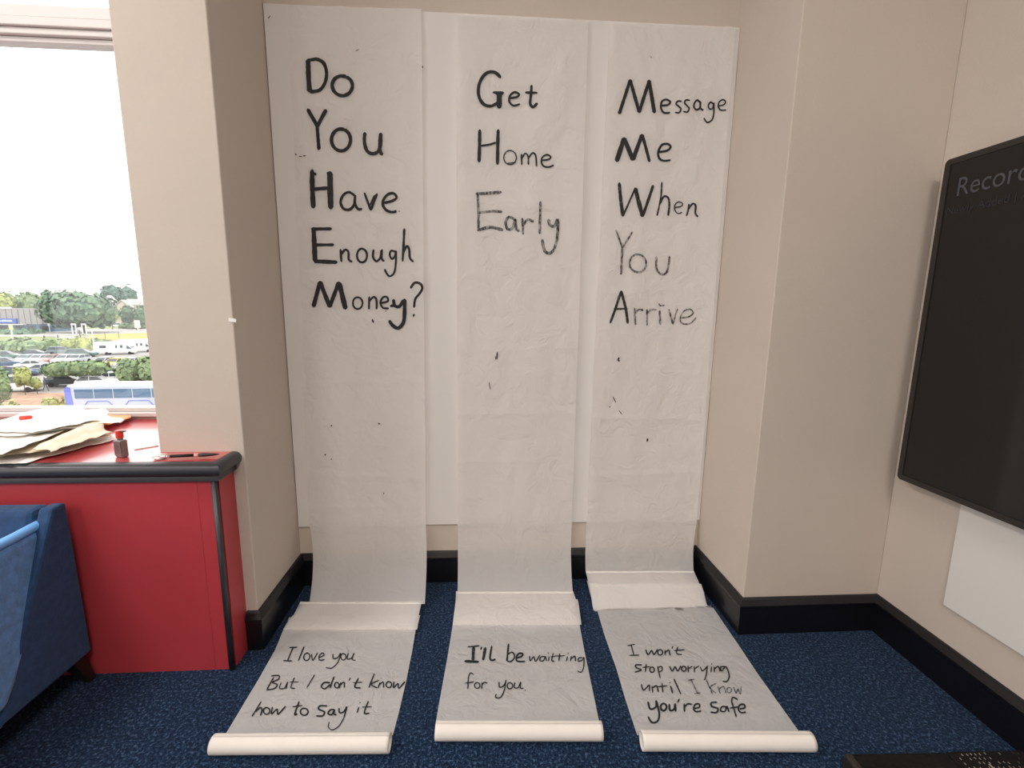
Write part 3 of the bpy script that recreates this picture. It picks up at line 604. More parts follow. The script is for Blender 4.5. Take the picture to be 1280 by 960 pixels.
# nosing: half round swept along front then right side
prof = [(0, LZ+.001), (.012, LZ+.001)]+[(.012+.026*math.sin(a), LZ-.026+.027*math.cos(a)) for a in [math.pi*i/9 for i in range(1, 9)]]+[(.016, LZ-.053), (.012, LZ-.056), (.014, LZ-.060), (.014, LZ-.076), (.0, LZ-.076)]
b = bm_new(); rings = []
for c in ((XF+2.6, LF+.3, 0, -1), (LX+2.6, LF+.3, 1, -1), (LX+2.6, -DL+.3, 1, 0)):
    rings.append([b.verts.new((c[0]+c[2]*p[0], c[1]+c[3]*p[0], p[1])) for p in prof])
n = len(prof)
for A, B in zip(rings, rings[1:]):
    for i in range(n): b.faces.new((A[i], A[(i+1) % n], B[(i+1) % n], B[i]))
b.faces.new(rings[0]); b.faces.new(rings[-1][::-1]); o = obj('nosing', b, M['nosing'], t)
for p in o.data.polygons: p.use_smooth = True
md = o.modifiers.new('edges', 'EDGE_SPLIT'); md.split_angle = math.radians(50)

# small tag of tape on the pier edge
p = hit(291, 400, 1, -DL-.003)
b = bm_new(); box(b, -.016, .012, -.002, 0, -.008, .006); o = obj('tape_scrap', b, M['tag']); o.location = (p.x, p.y+.002, p.z); o.rotation_euler = (0, .15, 0)
tag(o, 'tiny scrap of white tape on the edge of the left pier', 'tape')

# ------------------------------------------------------------ things on the ledge
def crumple(name, corners, z0, amp, seed, m, label, cat, nx=26, ny=18, sc=3.0, fold=0, thick=.0012, parent=None):
    """sheet over four pixel-free world corners, crumpled"""
    a, b_, c, d = [Vector(q) for q in corners]; b = bm_new(); rows = []
    for j in range(ny+1):
        v = j/ny; row = []
        for i in range(nx+1):
            u = i/nx; p = a.lerp(b_, u).lerp(d.lerp(c, u), v)
            e = .5+.5*min(1, 6*min(u, 1-u, v, 1-v))
            q = Vector((p.x*sc, p.y*sc, seed))
            h = z0+amp*(abs(noise.noise(q))*1.3+.5*abs(noise.noise(q*2.3)))*e + fold*math.exp(-((v-.35-.12*math.sin(u*4))/.12)**2)
            w = Vector((noise.noise(q*1.4+Vector((3, 0, 0))), noise.noise(q*1.4+Vector((0, 5, 0))), 0))*.02
            row.append(b.verts.new((p.x+w.x, p.y+w.y, h)))
        rows.append(row)
    for A, B in zip(rows, rows[1:]):
        for i in range(nx): b.faces.new((A[i], A[i+1], B[i+1], B[i]))
    o = obj(name, b, m, parent, smooth=True); md = o.modifiers.new('thickness', 'SOLIDIFY'); md.thickness = thick; md.offset = 1
    if label: tag(o, label, cat)
    return o
def L(px, py, z=LZ): p = hit(px, py, 2, z); return (p.x, p.y, z)
def Lx(px, py, z=LZ): return L(px, py, z)[:2]
def quad(a, b_, c, d): return [L(*a), L(*b_), L(*c), L(*d)]
def pile(x, y, k):
    q = Vector((x*3.1, y*3.1, 2.2)); h = .018*abs(noise.noise(q))+.012*abs(noise.noise(q*2.4))+.006*abs(noise.noise(q*6))
    h += .028*math.exp(-(((x+2.0)/.28)**2+((y+.12)/.17)**2))
    return h*min(1, .25+.25*k)
def layer(name, corners, k, seed, m, label, cat, nx=44, ny=30, thick=.0012, extra=None):
    a, b_, c, d = [Vector(q) for q in corners]; b = bm_new(); rows = []
    for j in range(ny+1):
        v = j/ny; row = []
        for i in range(nx+1):
            u = i/nx; p = a.lerp(b_, u).lerp(d.lerp(c, u), v); q = Vector((u*3, v*3, seed))
            edge = 1-min(1, 5*min(u, 1-u, v, 1-v))
            p.x += .035*noise.noise(q+Vector((9, 0, 0)))*edge; p.y += .035*noise.noise(q+Vector((0, 9, 0)))*edge
            h = LZ+.0015+k*.0085+pile(p.x, p.y, k)+.0035*abs(noise.noise(Vector((p.x*22, p.y*30, seed))))+.0025*(1-abs(noise.noise(Vector((p.x*9+p.y*5, p.y*12, seed+4))))*3)
            if extra: h += extra(u, v)
            row.append(b.verts.new((p.x, p.y, h)))
        rows.append(row)
    for A, B in zip(rows, rows[1:]):
        for i in range(nx): b.faces.new((A[i], A[i+1], B[i+1], B[i]))
    o = obj(name, b, m, None, smooth=True); md = o.modifiers.new('thickness', 'SOLIDIFY'); md.thickness = thick; md.offset = 1
    tag(o, label, cat); return o
def qd(z, *pp): return [(*Lx(x, y, LZ+z), 0) for x, y in pp]
layer('flat_paper_sheet', qd(.0, (-60, 581), (34, 581), (148, 549), (60, 540)), 0, 1, M['whitepaper'], 'flat white sheet lying nearest the ledge edge, under the crumpled pile', 'paper')
layer('orange_folder', qd(.0, (90, 541), (135, 537), (163, 528), (140, 519)), 1, 3, M['orange'], 'orange card poking out from under the white papers', 'folder', 12, 8, .006)
layer('beige_wrapping_paper', qd(.02, (-60, 574), (38, 570), (140, 547), (100, 528)), 2, 9, M['beigepaper'], 'crumpled beige sheet showing under the white papers on the ledge', 'paper')
def bulge(u, v): return .018*math.exp(-((v-.42)/.20)**2)*(.3+.7*u)
layer('cream_rolled_sheet', qd(.03, (42, 565), (62, 569), (141, 543), (112, 533)), 3, 15, M['beigelight'], 'cream sheet with a rounded fold, nearest the ink bottle', 'paper', extra=lambda u, v: .030*math.exp(-((u-.45)/.32)**2)*(.4+.6*v))
layer('crumpled_white_sheet', qd(.04, (-70, 568), (0, 572), (104, 535), (60, 524)), 4.6, 5, M['whitepaper'], 'crumpled white sheet with a curled front edge, draped over the beige paper', 'paper')
layer('large_white_sheet', qd(.04, (-80, 552), (30, 550), (152, 535), (130, 519)), 6, 12, M['whitepaper'], 'largest creased white sheet reaching towards the pier', 'paper')
layer('upper_white_sheet', qd(.06, (-60, 541), (40, 545), (128, 531), (96, 515)), 7.2, 21, M['whitepaper'], 'topmost rumpled white sheet near the window pane', 'paper')
p = L(33, 524, LZ+.10); b = bm_new()
tube(b, [(-.02, 0, 0), (.02, 0, .004)], [.011, .008], 10); o = obj('red_bottle_cap', b, M['redcap'], smooth=True); o.location = (p[0], p[1], LZ+.105); tag(o, 'small red cap lying on the rumpled papers', 'cap')
# ink bottle
p = Vector(L(153, 571)); t = thing('ink_bottle', 'square dark ink bottle with a red cap standing on the ledge', 'bottle', p, rz=-.35)
sc = (p-EYE).dot(FWD)/F   # metres per pixel there
w = 15*sc/2; h = 22*sc*1.03
b = bm_new(); box(b, -w*.9, w*.9, -w*.55, w*.55, 0, h); obj('glass_body', b, M['ink_glass'], t, bevel=.006)
bx('paper_label', M['label'], -w*.78, w*.78, -w*.55-.0012, -w*.55-.0002, h*.12, h*.92, t)
b = bm_new(); tube(b, [(0, 0, h-.002), (0, 0, h+.006)], w*.42, 14); obj('neck', b, M['ink_glass'], t, smooth=True)
b = bm_new(); tube(b, [(0, 0, h+.006), (0, 0, h+.008), (0, 0, h+11*sc), (0, 0, h+11.6*sc)], [w*.5, w*.54, w*.54, w*.45], 16); c_ = obj('cap', b, M['redcap'], t)
b = bm_new(); box(b, -.004, w*1.25, -.006, .006, h+10.2*sc, h+11.4*sc); c_ = obj('cap_tab', b, M['darkwood'], c_)
# brush
a, c = Vector(L(198, 571, LZ+.012)), Vector(L(279, 567.5, LZ+.012)); d = (c-a)
c = a+d; t = thing('calligraphy_brush', 'slim wooden brush lying against the pier on the ledge', 'brush', a)
b = bm_new(); tube(b, [d*.18, d*.55], .006, 10); obj('handle', b, M['blackplastic'], t, smooth=True)
b = bm_new(); tube(b, [d*.55, d*.62], .0068, 10); obj('ferrule', b, mat('ferrule_pink', (.7, .35, .3), .4), t, smooth=True)
b = bm_new(); tube(b, [d*.62, d*.70, d*.85, d*.94], [.007, .0078, .005, .001], 10); obj('bristles', b, M['darkwood'], t, smooth=True)
b = bm_new(); tube(b, [d*0, d*.18], [.004, .006], 10); obj('handle_tip', b, M['metal'], t, smooth=True)
# crumpled foil / clear scrap
p = L(204, 571.5, LZ); b = bm_new(); bmesh.ops.create_icosphere(b, subdivisions=3, radius=.022)
for v in b.verts: v.co *= 1+.5*noise.noise(v.co*60); v.co.z = max(-.008, v.co.z*.5)
o = obj('plastic_scrap', b, mat('clear_scrap', (.8, .72, .70), .25, .8, bump=.5, bscale=90)); o.location = (p[0], p[1]-.02, LZ+.009); tag(o, 'small crumpled scrap of clear wrap beside the brush', 'scrap')
for q, (ax_, ay_, bx_, by_) in enumerate([(168, 562, 198, 557)]):
    a, c = Vector(L(ax_, ay_, LZ+.002)), Vector(L(bx_, by_, LZ+.002)); b = bm_new(); tube(b, [a-a, c-a], .0018, 6); o = obj('thin_stick', b, M['beigepaper']); o.location = a; tag(o, 'thin pale stick lying behind the ink bottle', 'stick')

# ------------------------------------------------------------ blue armchair
t = thing('armchair', 'blue velvet armchair with piped arm standing against the red ledge', 'armchair', (-1.95, -1.0, 0))
def rel(pts): return [(y+1.0, z) for y, z in pts]
CX0, CX1 = -2.32+1.95, -1.565+1.95
b = bm_new()   # rear shell with slanting sides
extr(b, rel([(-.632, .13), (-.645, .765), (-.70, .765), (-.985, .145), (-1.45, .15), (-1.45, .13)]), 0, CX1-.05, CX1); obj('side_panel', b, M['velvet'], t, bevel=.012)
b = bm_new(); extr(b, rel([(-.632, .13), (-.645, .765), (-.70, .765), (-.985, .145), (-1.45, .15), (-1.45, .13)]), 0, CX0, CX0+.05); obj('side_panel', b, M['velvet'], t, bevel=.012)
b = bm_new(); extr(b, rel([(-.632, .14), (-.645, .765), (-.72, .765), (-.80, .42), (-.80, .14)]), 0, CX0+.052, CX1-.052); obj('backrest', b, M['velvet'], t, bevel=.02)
for s_ in (1, -1):
    xo = CX1 if s_ > 0 else CX0
    b = bm_new()   # arm leaning in at the top; outer face
    pts = [(-.660, .695), (-1.50, .68), (-1.50, .19), (-.960, .19), (-.845, .345), (-.735, .53)]
    A = []; B = []
    for y, z in pts:
        lean = (.014-(z-.16)*.085)*s_
        A.append(b.verts.new((xo+lean, y+1, z))); B.append(b.verts.new((xo+lean-.09*s_, y+1, z)))
    b.faces.new(A); b.faces.new(B[::-1])
    for i in range(len(A)): b.faces.new((A[i], A[(i+1) % len(A)], B[(i+1) % len(A)], B[i]))
    arm = obj('arm', b, M['velvetlit'], t, bevel=.02)
    b = bm_new(); xx = xo-.048*s_
    tube(b, [(xx, y+1, z) for y, z in ((-.67, .66), (-.66, .695), (-.70, .708), (-.80, .703), (-1.1, .700), (-1.48, .694))], [.012, .015, .017, .017, .017, .017], 12); obj('lit_piping', b, M['lit_piping'], arm, smooth=True)
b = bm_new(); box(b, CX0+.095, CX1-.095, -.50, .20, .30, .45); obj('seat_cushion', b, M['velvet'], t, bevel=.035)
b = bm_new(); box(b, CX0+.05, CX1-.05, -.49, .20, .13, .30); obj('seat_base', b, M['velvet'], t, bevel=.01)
for x, y in ((CX1-.03, .355), (CX0+.03, .355), (CX1-.04, -.43), (CX0+.04, -.43)):
    sx_ = 1 if x > 0 else -1; sy_ = 1 if y > 0 else -1
    b = bm_new(); tube(b, [(x-.015*sx_, y-.035*sy_, .145), (x+.012*sx_, y+.008*sy_, 0)], [.040, .017], 4); obj('leg', b, M['darkwood'], t)

# ------------------------------------------------------------ black case with studs, lower right
p0 = Vector((1.27, -1.30, 0)); t = thing('black_case', 'black case with rows of silver studs on the carpet at the right wall', 'case', (1.25, -1.135, 0), rz=-.03)
b = bm_new(); box(b, -.035, .30, -.42, 0, 0, .055); obj('body', b, M['blackplastic'], t, bevel=.012)
b = bm_new(); box(b, -.055, -.030, -.42, -.005, 0, .062); obj('end_cap', b, M['tvbezel'], t, bevel=.008)
b = bm_new(); box(b, .30, .575, -.42, .005, 0, .05); obj('studded_panel', b, M['blackcloth'], t, bevel=.01)
b = bm_new(); random.seed(3)
for i in range(15):
    for j in range(13):
        if random.random() < .3: continue
        x = .325+i*.0165+random.uniform(-.003, .003); y = -.012-j*.015+random.uniform(-.002, .002)
        box(b, x-.0014, x+.0014, y-.0035, y+.0035, .050, .0525)
box(b, .395, .401, -.075, -.048, .050, .055)
o = obj('studs', b, M['metal'], t); o['kind'] = 'stuff'
# ------------------------------------------------------------ outside: car park seen from an upper floor
GZ = -9.0
def G(px, py, z=GZ): return hit(px, py, 2, z)
def mpp(p): return (p-EYE).dot(FWD)/F
M['asphalt'] = mat('asphalt', (.34, .33, .33), .9, .2, noise_amt=.18, nscale=.25)
M['road'] = mat('road', (.40, .385, .375), .9, .2, noise_amt=.1, nscale=.2)
M['dry'] = mat('dry_grass', (.58, .36, .13), .95, .1, noise_amt=.3, nscale=.5)
M['soil'] = mat('planting_soil', (.40, .27, .19), .95, .1, noise_amt=.3, nscale=.9)
M['verge'] = mat('verge_grass', (.26, .30, .15), .95, .1, noise_amt=.3, nscale=.6)
M['cladding'] = mat('grey_cladding', (.27, .26, .26), .7)
M['signblue'] = mat('sign_blue', (.05, .10, .36), .5)
M['glazing'] = mat('dark_glazing', (.06, .13, .22), .2, .6)
M['render'] = mat('white_render', (.62, .62, .64), .8)
M['pinkrender'] = mat('pink_render', (.45, .37, .33), .8)
M['rooftile'] = mat('grey_roof', (.34, .32, .31), .8)
M['trunk'] = mat('bark', (.10, .08, .06), .9)
M['whitepost'] = mat('white_post', (.66, .68, .68), .5)
M['darkpost'] = mat('dark_post', (.08, .09, .10), .5)
M['tyre'] = mat('tyre', (.02, .02, .022), .8)
M['carglass'] = mat('car_glass', (.03, .045, .055), .1, .8)
for nm, c in dict(car_white=(.72, .73, .74), car_silver=(.42, .46, .48), car_black=(.04, .06, .075), car_blue=(.26, .40, .50), car_navy=(.05, .09, .16), car_red=(.40, .20, .19), car_yellow=(.70, .48, .06), car_green=(.07, .14, .13), car_grey=(.20, .25, .27), bus_blue=(.12, .16, .55), bus_pale=(.42, .46, .56)).items():
    M[nm] = mat(nm+'_paint', c, .3, .5, coat=.4)
for nm, c, c2 in (('leaf_deep', (.17, .26, .16), (.07, .13, .10)), ('leaf_mid', (.26, .34, .17), (.12, .18, .11)), ('leaf_lime', (.42, .46, .17), (.24, .28, .12)), ('leaf_blue', (.15, .23, .19), (.07, .12, .11))):
    M[nm] = mat(nm, c, .8, .2, col2=c2, noise_amt=.1, nscale=.9)
def sheetmesh(name, pts, z, m):
    b = bm_new(); v = [b.verts.new((p.x, p.y, z)) for p in pts]; b.faces.new(v); bmesh.ops.recalc_face_normals(b, faces=b.faces)
    if b.faces[:][0].normal.z < 0: bmesh.ops.reverse_faces(b, faces=b.faces[:])
    me = bpy.data.meshes.new(name); b.to_mesh(me); b.free(); me.materials.append(m); o = bpy.data.objects.new(name, me); C.objects.link(o); o['kind'] = 'structure'; return o
sheetmesh('ground', [Vector(q) for q in ((-900, .3, 0), (500, .3, 0), (500, 900, 0), (-900, 900, 0))], GZ, M['asphalt'])
sheetmesh('road', [G(-80, 420.5), G(60, 420.5), G(215, 415), G(215, 410), G(90, 412), G(-80, 412)], GZ+.05, M['road'])
sheetmesh('verge', [G(-80, 440), G(60, 438), G(215, 433), G(215, 425), G(110, 426), G(60, 421), G(-80, 421)], GZ+.04, M['verge'])
sheetmesh('verge', [G(108, 425.5), G(215, 424), G(215, 415.3), G(112, 418.5)], GZ+.06, M['dry'])
sheetmesh('verge', [G(-80, 412), G(90, 412), G(215, 410), G(215, 396), G(-80, 400)], GZ+.03, M['verge'])
sheetmesh('planting_bed', [G(-60, 540), G(84, 540), G(84, 492), G(40, 491), G(-60, 490)], GZ+.04, M['soil'])
def foliage(b, cx, cy_, cz, rx, ry, rz, n, q, seed):
    rnd = random.Random(seed)
    v0 = bmesh.ops.create_icosphere(b, subdivisions=3, radius=1)['verts']
    for v in v0:
        d = 1+.28*noise.noise(v.co*1.9+Vector((seed*3.1, 0, 0)))+.14*noise.noise(v.co*5+Vector((0, seed, 0)))
        v.co = Vector((cx+v.co.x*rx*.80*d, cy_+v.co.y*ry*.80*d, cz+v.co.z*rz*.80*d))
    for _ in range(n):
        a, s_ = rnd.uniform(0, 6.283), rnd.uniform(-1, 1); h = math.sqrt(1-s_*s_)
        dirv = Vector((math.cos(a)*h, math.sin(a)*h, s_)); d = 1+.28*noise.noise(dirv*1.9+Vector((seed*3.1, 0, 0)))+.14*noise.noise(dirv*5+Vector((0, seed, 0))); d *= rnd.uniform(.82, 1.05)
        p = Vector((cx+dirv.x*rx*d, cy_+dirv.y*ry*d, cz+dirv.z*rz*d))
        t1 = Vector([rnd.uniform(-1, 1) for _ in range(3)]).normalized(); t2 = dirv.cross(t1); t2 = t2.normalized() if t2.length > .01 else Vector((1, 0, 0))
        t1 = (t1*.6+t2.cross(dirv)*.7).normalized(); k = q*rnd.uniform(.7, 1.9)
        b.faces.new([b.verts.new(p+t1*k), b.verts.new(p+t2*k*.7), b.verts.new(p-t1*k), b.verts.new(p-t2*k*.7)])
def tree(nm, px, pyb, pyt, wpx, m, label, cat, seed, clump=3, trunk=True, crown_from=.35, group=None, n=500, q=.05):
    p = G(px, pyb); s = mpp(p); Hh = (pyb-pyt)*s*1.02; w = wpx*s/2; r = thing(nm, label, cat, p, group=group); rnd = random.Random(seed)
    b = bm_new(); z0 = Hh*crown_from; zc = (z0+Hh)/2; rz_ = (Hh-z0)/2
    for i in range(clump):
        if clump == 1: foliage(b, 0, 0, zc, w, w, rz_, n, w*q*1.6, seed)
        else:
            a = (i/(clump-1)-.5)*2; foliage(b, a*w*.52, rnd.uniform(-.3, .3)*w, zc+rnd.uniform(-.12, .18)*rz_*(1-abs(a)), w*.50, w*.50, rz_*rnd.uniform(.78, .98), int(n*1.8)//clump, w*q*1.25, seed+i*7)
    me = bpy.data.meshes.new('crown'); b.to_mesh(me); b.free(); me.materials.append(m); o = bpy.data.objects.new('crown', me); C.objects.link(o); o.parent = r
    if trunk:
        b = bm_new(); tube(b, [(0, 0, 0), (0, 0, z0*.6), (w*.05, 0, zc)], [max(.06, w*.05), max(.05, w*.04), .03], 7); obj('trunk', b, M['trunk'], r)
    return r
T = [('broad_tree', 105, 416, 366, 86, 'leaf_deep', 'very large round tree standing beside the grey retail building', 11, 5, 900),
     ('lime_tree', 4, 409, 366, 36, 'leaf_lime', 'yellow-green tree above the left end of the grey building roof', 12, 2, 300),
     ('mid_tree', 34, 408, 363, 52, 'leaf_mid', 'mid-green tree rising over the middle of the grey building roof', 13, 3, 400),
     ('poplar_tree', 63, 403, 361, 13, 'leaf_blue', 'narrow pointed tree between the grey building and the largest tree', 14, 1, 160),
     ('pine_tree', 148, 400, 356, 42, 'leaf_blue', 'tall spreading tree behind the white gabled house', 15, 3, 400),
     ('garden_tree', 171, 413, 380, 32, 'leaf_deep', 'dark bushy tree in front of the pale roof near the window edge', 16, 2, 350),
     ('olive_tree', 141, 412, 384, 18, 'leaf_lime', 'small yellowish tree at the right foot of the largest tree', 17, 1, 200),
     ('thin_tree', 172, 399, 366, 8, 'leaf_deep', 'little far tree poking above the roofs at the window edge', 18, 1, 80)]
for nm, px, pb, pt, w, m, lab, sd, cl, n in T: tree('tree', px, pb, pt, w, M[m], lab, 'tree', sd, cl, True, .12 if nm in ('broad_tree', 'mid_tree', 'garden_tree') else .3, n=n, q=.055)
tree('tree', 101, 484, 451, 60, M['leaf_mid'], 'wide flat-topped tree among the parked cars, nearest the coach end', 'tree', 31, 4, True, .42, n=900, q=.07)
tree('tree', 181, 486, 446, 50, M['leaf_mid'], 'leafy tree beside the pier, standing behind the coach roof', 'tree', 32, 3, True, .12, n=700, q=.08)
tree('tree', 32, 494, 459, 19, M['leaf_lime'], 'young yellow-leaved tree in the planting bed', 'tree', 33, 2, True, .3, n=200, q=.16)
tree('tree', 47, 493, 471, 12, M['leaf_lime'], 'smallest yellow sapling just right of the young yellow tree', 'tree', 34, 1, True, .3, n=120, q=.12)
tree('tree', 2, 512, 458, 26, M['leaf_mid'], 'leafy green tree cut by the left edge in front of the cars', 'tree', 35, 3, True, .15, n=500, q=.1)
for i, (px, pb, pt, w, m, lab) in enumerate([(42, 438, 423, 84, 'leaf_mid', 'long low hedge between the road and the parked cars'), (97, 441, 420, 32, 'leaf_lime', 'tall yellow-green bush beside the lamp post'),
        (122, 432, 424, 30, 'leaf_mid', 'low bush behind the rear of the white motorhome'), (168, 411, 403, 36, 'leaf_mid', 'clipped hedge across the road, beyond the white signpost'), (16, 417, 412.5, 70, 'leaf_deep', 'low hedge at the foot of the grey retail building'),
        (97, 512, 492, 26, 'leaf_lime', 'bright shrub in front of the coach end'), (63, 512, 497, 20, 'leaf_lime', 'low shrub in the planting bed left of the coach'), (10, 520, 500, 26, 'leaf_lime', 'shrub at the left edge under the leafy green tree')]):
    tree('shrub', px, pb, pt, w, M[m], lab, 'shrub', 50+i, 5 if w > 30 else 2, False, -.25, n=420 if w > 30 else 220, q=.05 if w > 30 else .12)
# retail building
p = G(-30, 414); s = mpp(p); t = thing('retail_building', 'long grey clad retail building with a blue sign, far across the road', 'building', p, rz=0)
Wd = 176*s/2; Hb = 29*s; PXm = lambda x: (x+30)*s
obj('lower_glazing', (lambda b: (box(b, -Wd, Wd, .4, 12, 0, Hb*.34), b)[1])(bm_new()), M['glazing'], t)
obj('upper_wall', (lambda b: (box(b, -Wd, Wd, .25, 12, Hb*.32, Hb*.98), b)[1])(bm_new()), M['cladding'], t)
for i in range(25):
    x = -Wd+i*Wd*2/25; bx('cladding_panel', M['cladding'], x+.12, x+Wd*2/25-.12, -.05, .25, Hb*.33, Hb*.98, t)
bx('parapet', M['render'], -Wd, PXm(16), -.2, .25, Hb*.98, Hb*1.04, t); bx('fascia', M['render'], -Wd, PXm(30), -1.2, .25, Hb*.29, Hb*.325, t)
sg = bx('sign_board', M['signblue'], PXm(-30), PXm(21.5), -.9, -.06, Hb*.36, Hb*.56, t); sg['label'] = 'blue sign board with small pale lettering'
b = bm_new(); rnd = random.Random(4); x = PXm(1)
while x < PXm(17):
    w = rnd.uniform(.25, .5)*s*2; box(b, x, x+w*.7, -.95, -.9, Hb*.43, Hb*(.47 if rnd.random() < .5 else .50)); x += w
o = obj('lettering', b, M['whitepost'], sg); o['kind'] = 'stuff'
for i, (xa, xb) in enumerate(((-40, -12), (-10, 12), (16, 26), (30, 40), (44, 56))):
    bx('shopfront_window', M['carglass'], PXm(xa), PXm(xb), .3, .4, Hb*.05, Hb*.26, t)
# houses
def house(px, pyb, pyt, wpx, m, roofm, label, eave=.62, rz=.3, gable=True):
    p = G(px, pyb); s = mpp(p); H_, w = (pyb-pyt)*s, wpx*s/2; t = thing('house', label, 'house', p, rz=rz)
    bx('wall', m, -w, w, 0, w*1.6, 0, H_*eave, t)
    b = bm_new()
    if gable: extr(b, [(-w, H_*eave), (w, H_*eave), (0, H_)], 1, 0.0, w*1.6); obj('gable', b, m, t); b = bm_new(); extr(b, [(-w*1.1, H_*eave), (0, H_*1.02), (w*1.1, H_*eave), (0, H_*1.07)], 1, -.3, w*1.65)
    else: extr(b, [(-.5, H_*eave), (w*1.7, H_*eave), (w*.8, H_)], 0, -w*1.05, w*1.05)
    obj('roof', b, roofm, t)
    for k in (-.45, .35):
        f_ = bx('window', M['render'], w*k-.5, w*k+.5, -.08, 0, H_*eave*.62, H_*eave*.82, t); bx('pane', M['carglass'], w*k-.4, w*k+.4, -.1, -.08, H_*eave*.64, H_*eave*.80, f_)
house(139, 402, 372, 12, M['render'], M['render'], 'bright white house with a gable beside the largest tree', .80)
house(155, 405, 377, 17, M['pinkrender'], M['rooftile'], 'pinkish house with a pale gable right of the white house', .70)
house(170, 401, 374, 24, M['pinkrender'], M['rooftile'], 'low house with a wide grey roof near the window edge', .72, .1, False)
# posts
def post(nm, px, pyb, pyt, m, label, w=.14, head=None, cat='post'):
    p = G(px, pyb); s = mpp(p); H_ = (pyb-pyt)*s; t = thing(nm, label, cat, p); b = bm_new(); tube(b, [(0, 0, 0), (0, 0, H_)], w, 8); obj('pole', b, m, t)
    if head: hm, hw, hh = head; bx('head', hm, -hw, hw, -.12, .12, H_-hh, H_+.1, t)
post('lamp_post', 101.5, 430, 410, M['darkpost'], 'dark lamp post beside the tall yellow-green bush', .13, (M['whitepost'], .35, .5), 'lamp')
post('sign_post', 16, 424, 407, M['whitepost'], 'white signpost by the road in front of the grey building', .16, (mat('sign_amber', (.7, .5, .2), .5), .5, 1.2))
post('sign_post', 62.5, 415, 404, M['whitepost'], 'white signpost at the right corner of the grey building', .16, (M['whitepost'], .4, 1.0))
post('sign_post', 173, 417, 401, M['whitepost'], 'white signpost at the dry grass near the window edge', .16, (M['whitepost'], .9, 2.6))
post('bollard', 55.5, 423, 419.5, M['darkpost'], 'short dark bollard on the road, left one of two', .16); post('bollard', 72.5, 422.5, 418.5, M['darkpost'], 'short dark bollard on the road, right one of two', .16)
post('thin_post', 118, 436, 414, M['whitepost'], 'thin pale post right of the dark lamp post', .10); post('thin_post', 132, 425, 416, M['darkpost'], 'thin post on the dry grass above the motorhome rear', .08); post('thin_post', 149, 424, 414, M['darkpost'], 'thin post on the dry grass above the motorhome cab', .08)
for px, lab in ((93.5, 'white open frame shelter left of the dark lamp post'), (106, 'white open frame shelter right of the dark lamp post')):
    p = G(px, 417.5); s = mpp(p); t = thing('white_frame', lab, 'shelter', p); H_ = 13*s
    for x in (-2.2*s, 2.2*s): bx('post', M['whitepost'], x-.13, x+.13, -.13, .13, 0, H_, t)
    bx('crossbar', M['whitepost'], -2.7*s, 2.7*s, -.2, .2, H_-1.8*s, H_, t)
# vehicles
def copy_tree(o, parent=None):
    c = o.copy(); C.objects.link(c); c.parent = parent
    for ch in o.children: copy_tree(ch, c)
    return c
def wheel_mesh():
    b = bm_new(); tube(b, [(0, -.11, 0), (0, .11, 0)], .32, 14); bmesh.ops.recalc_face_normals(b, faces=b.faces); me = bpy.data.meshes.new('wheel'); b.to_mesh(me); b.free(); me.materials.append(M['tyre']); return me
WM = wheel_mesh()
KINDS = {   # lower body outline, glasshouse outline (x, z), half width
 'hatch': ([(-2.0, .3), (2.0, .3), (2.05, .62), (1.9, .80), (1.0, .98), (-1.9, 1.0), (-2.05, .7)], [(.95, .97), (.25, 1.45), (-1.35, 1.47), (-1.92, .98)], .88),
 'saloon': ([(-2.3, .3), (2.3, .3), (2.32, .6), (2.15, .76), (1.1, .94), (-1.5, .96), (-2.25, .92), (-2.35, .6)], [(1.05, .93), (.3, 1.40), (-.9, 1.42), (-1.75, .95)], .90),
 'estate': ([(-2.35, .3), (2.35, .3), (2.38, .66), (2.2, .84), (1.2, 1.02), (-2.25, 1.04), (-2.4, .7)], [(1.2, 1.0), (.35, 1.62), (-1.9, 1.64), (-2.28, 1.03)], .93),
 'van': ([(-2.4, .35), (2.5, .35), (2.52, .9), (2.3, 1.1), (1.75, 1.2), (-2.4, 1.2)], [(1.75, 1.19), (1.15, 1.95), (-2.35, 2.0), (-2.38, 1.19)], .95)}
def car_proto(kind):
    low, up, hw = KINDS[kind]; t = bpy.data.objects.new('parked_car', None); C.objects.link(t)
    b = bm_new(); extr(b, low, 1, -hw, hw); obj('body', b, M['car_white'], t, bevel=.06)
    b = bm_new(); A = [b.verts.new((x, -hw*.97 if z < 1.2 else -hw*.76, z)) for x, z in up]; B = [b.verts.new((x, -v.co.y, z)) for (x, z), v in zip(up, A)]
    n = len(A); b.faces.new(A); b.faces.new(B[::-1])
    for i in range(n): b.faces.new((A[i], B[i], B[(i+1) % n], A[(i+1) % n]))
    obj('windows', b, M['carglass'], t)
    tx = [p for p in up if p[1] > 1.2]; x0, x1 = min(p[0] for p in tx), max(p[0] for p in tx); zt = max(p[1] for p in tx)
    b = bm_new(); box(b, x0-.04, x1+.04, -hw*.77, hw*.77, zt-.05, zt+.03)
    zl = up[0][1]-.02   # pillars
    for s_ in (-1, 1):
        for xa, za, xb, zb in ((up[0][0], zl, x1, zt-.03), (up[-1][0], zl, x0, zt-.03), ((x0+x1)/2, zl, (x0+x1)/2, zt-.03)): tube(b, [(xa, s_*hw*.96, za), (xb, s_*hw*.765, zb)], .045, 4)
    obj('roof', b, M['car_white'], t)
    for x in (low[1][0]*.64, low[0][0]*.62):
        for s_ in (-1, 1):
            w = bpy.data.objects.new('wheel', WM); C.objects.link(w); w.parent = t; w.location = (x, s_*(hw-.06), .32)
    return t
used = {}
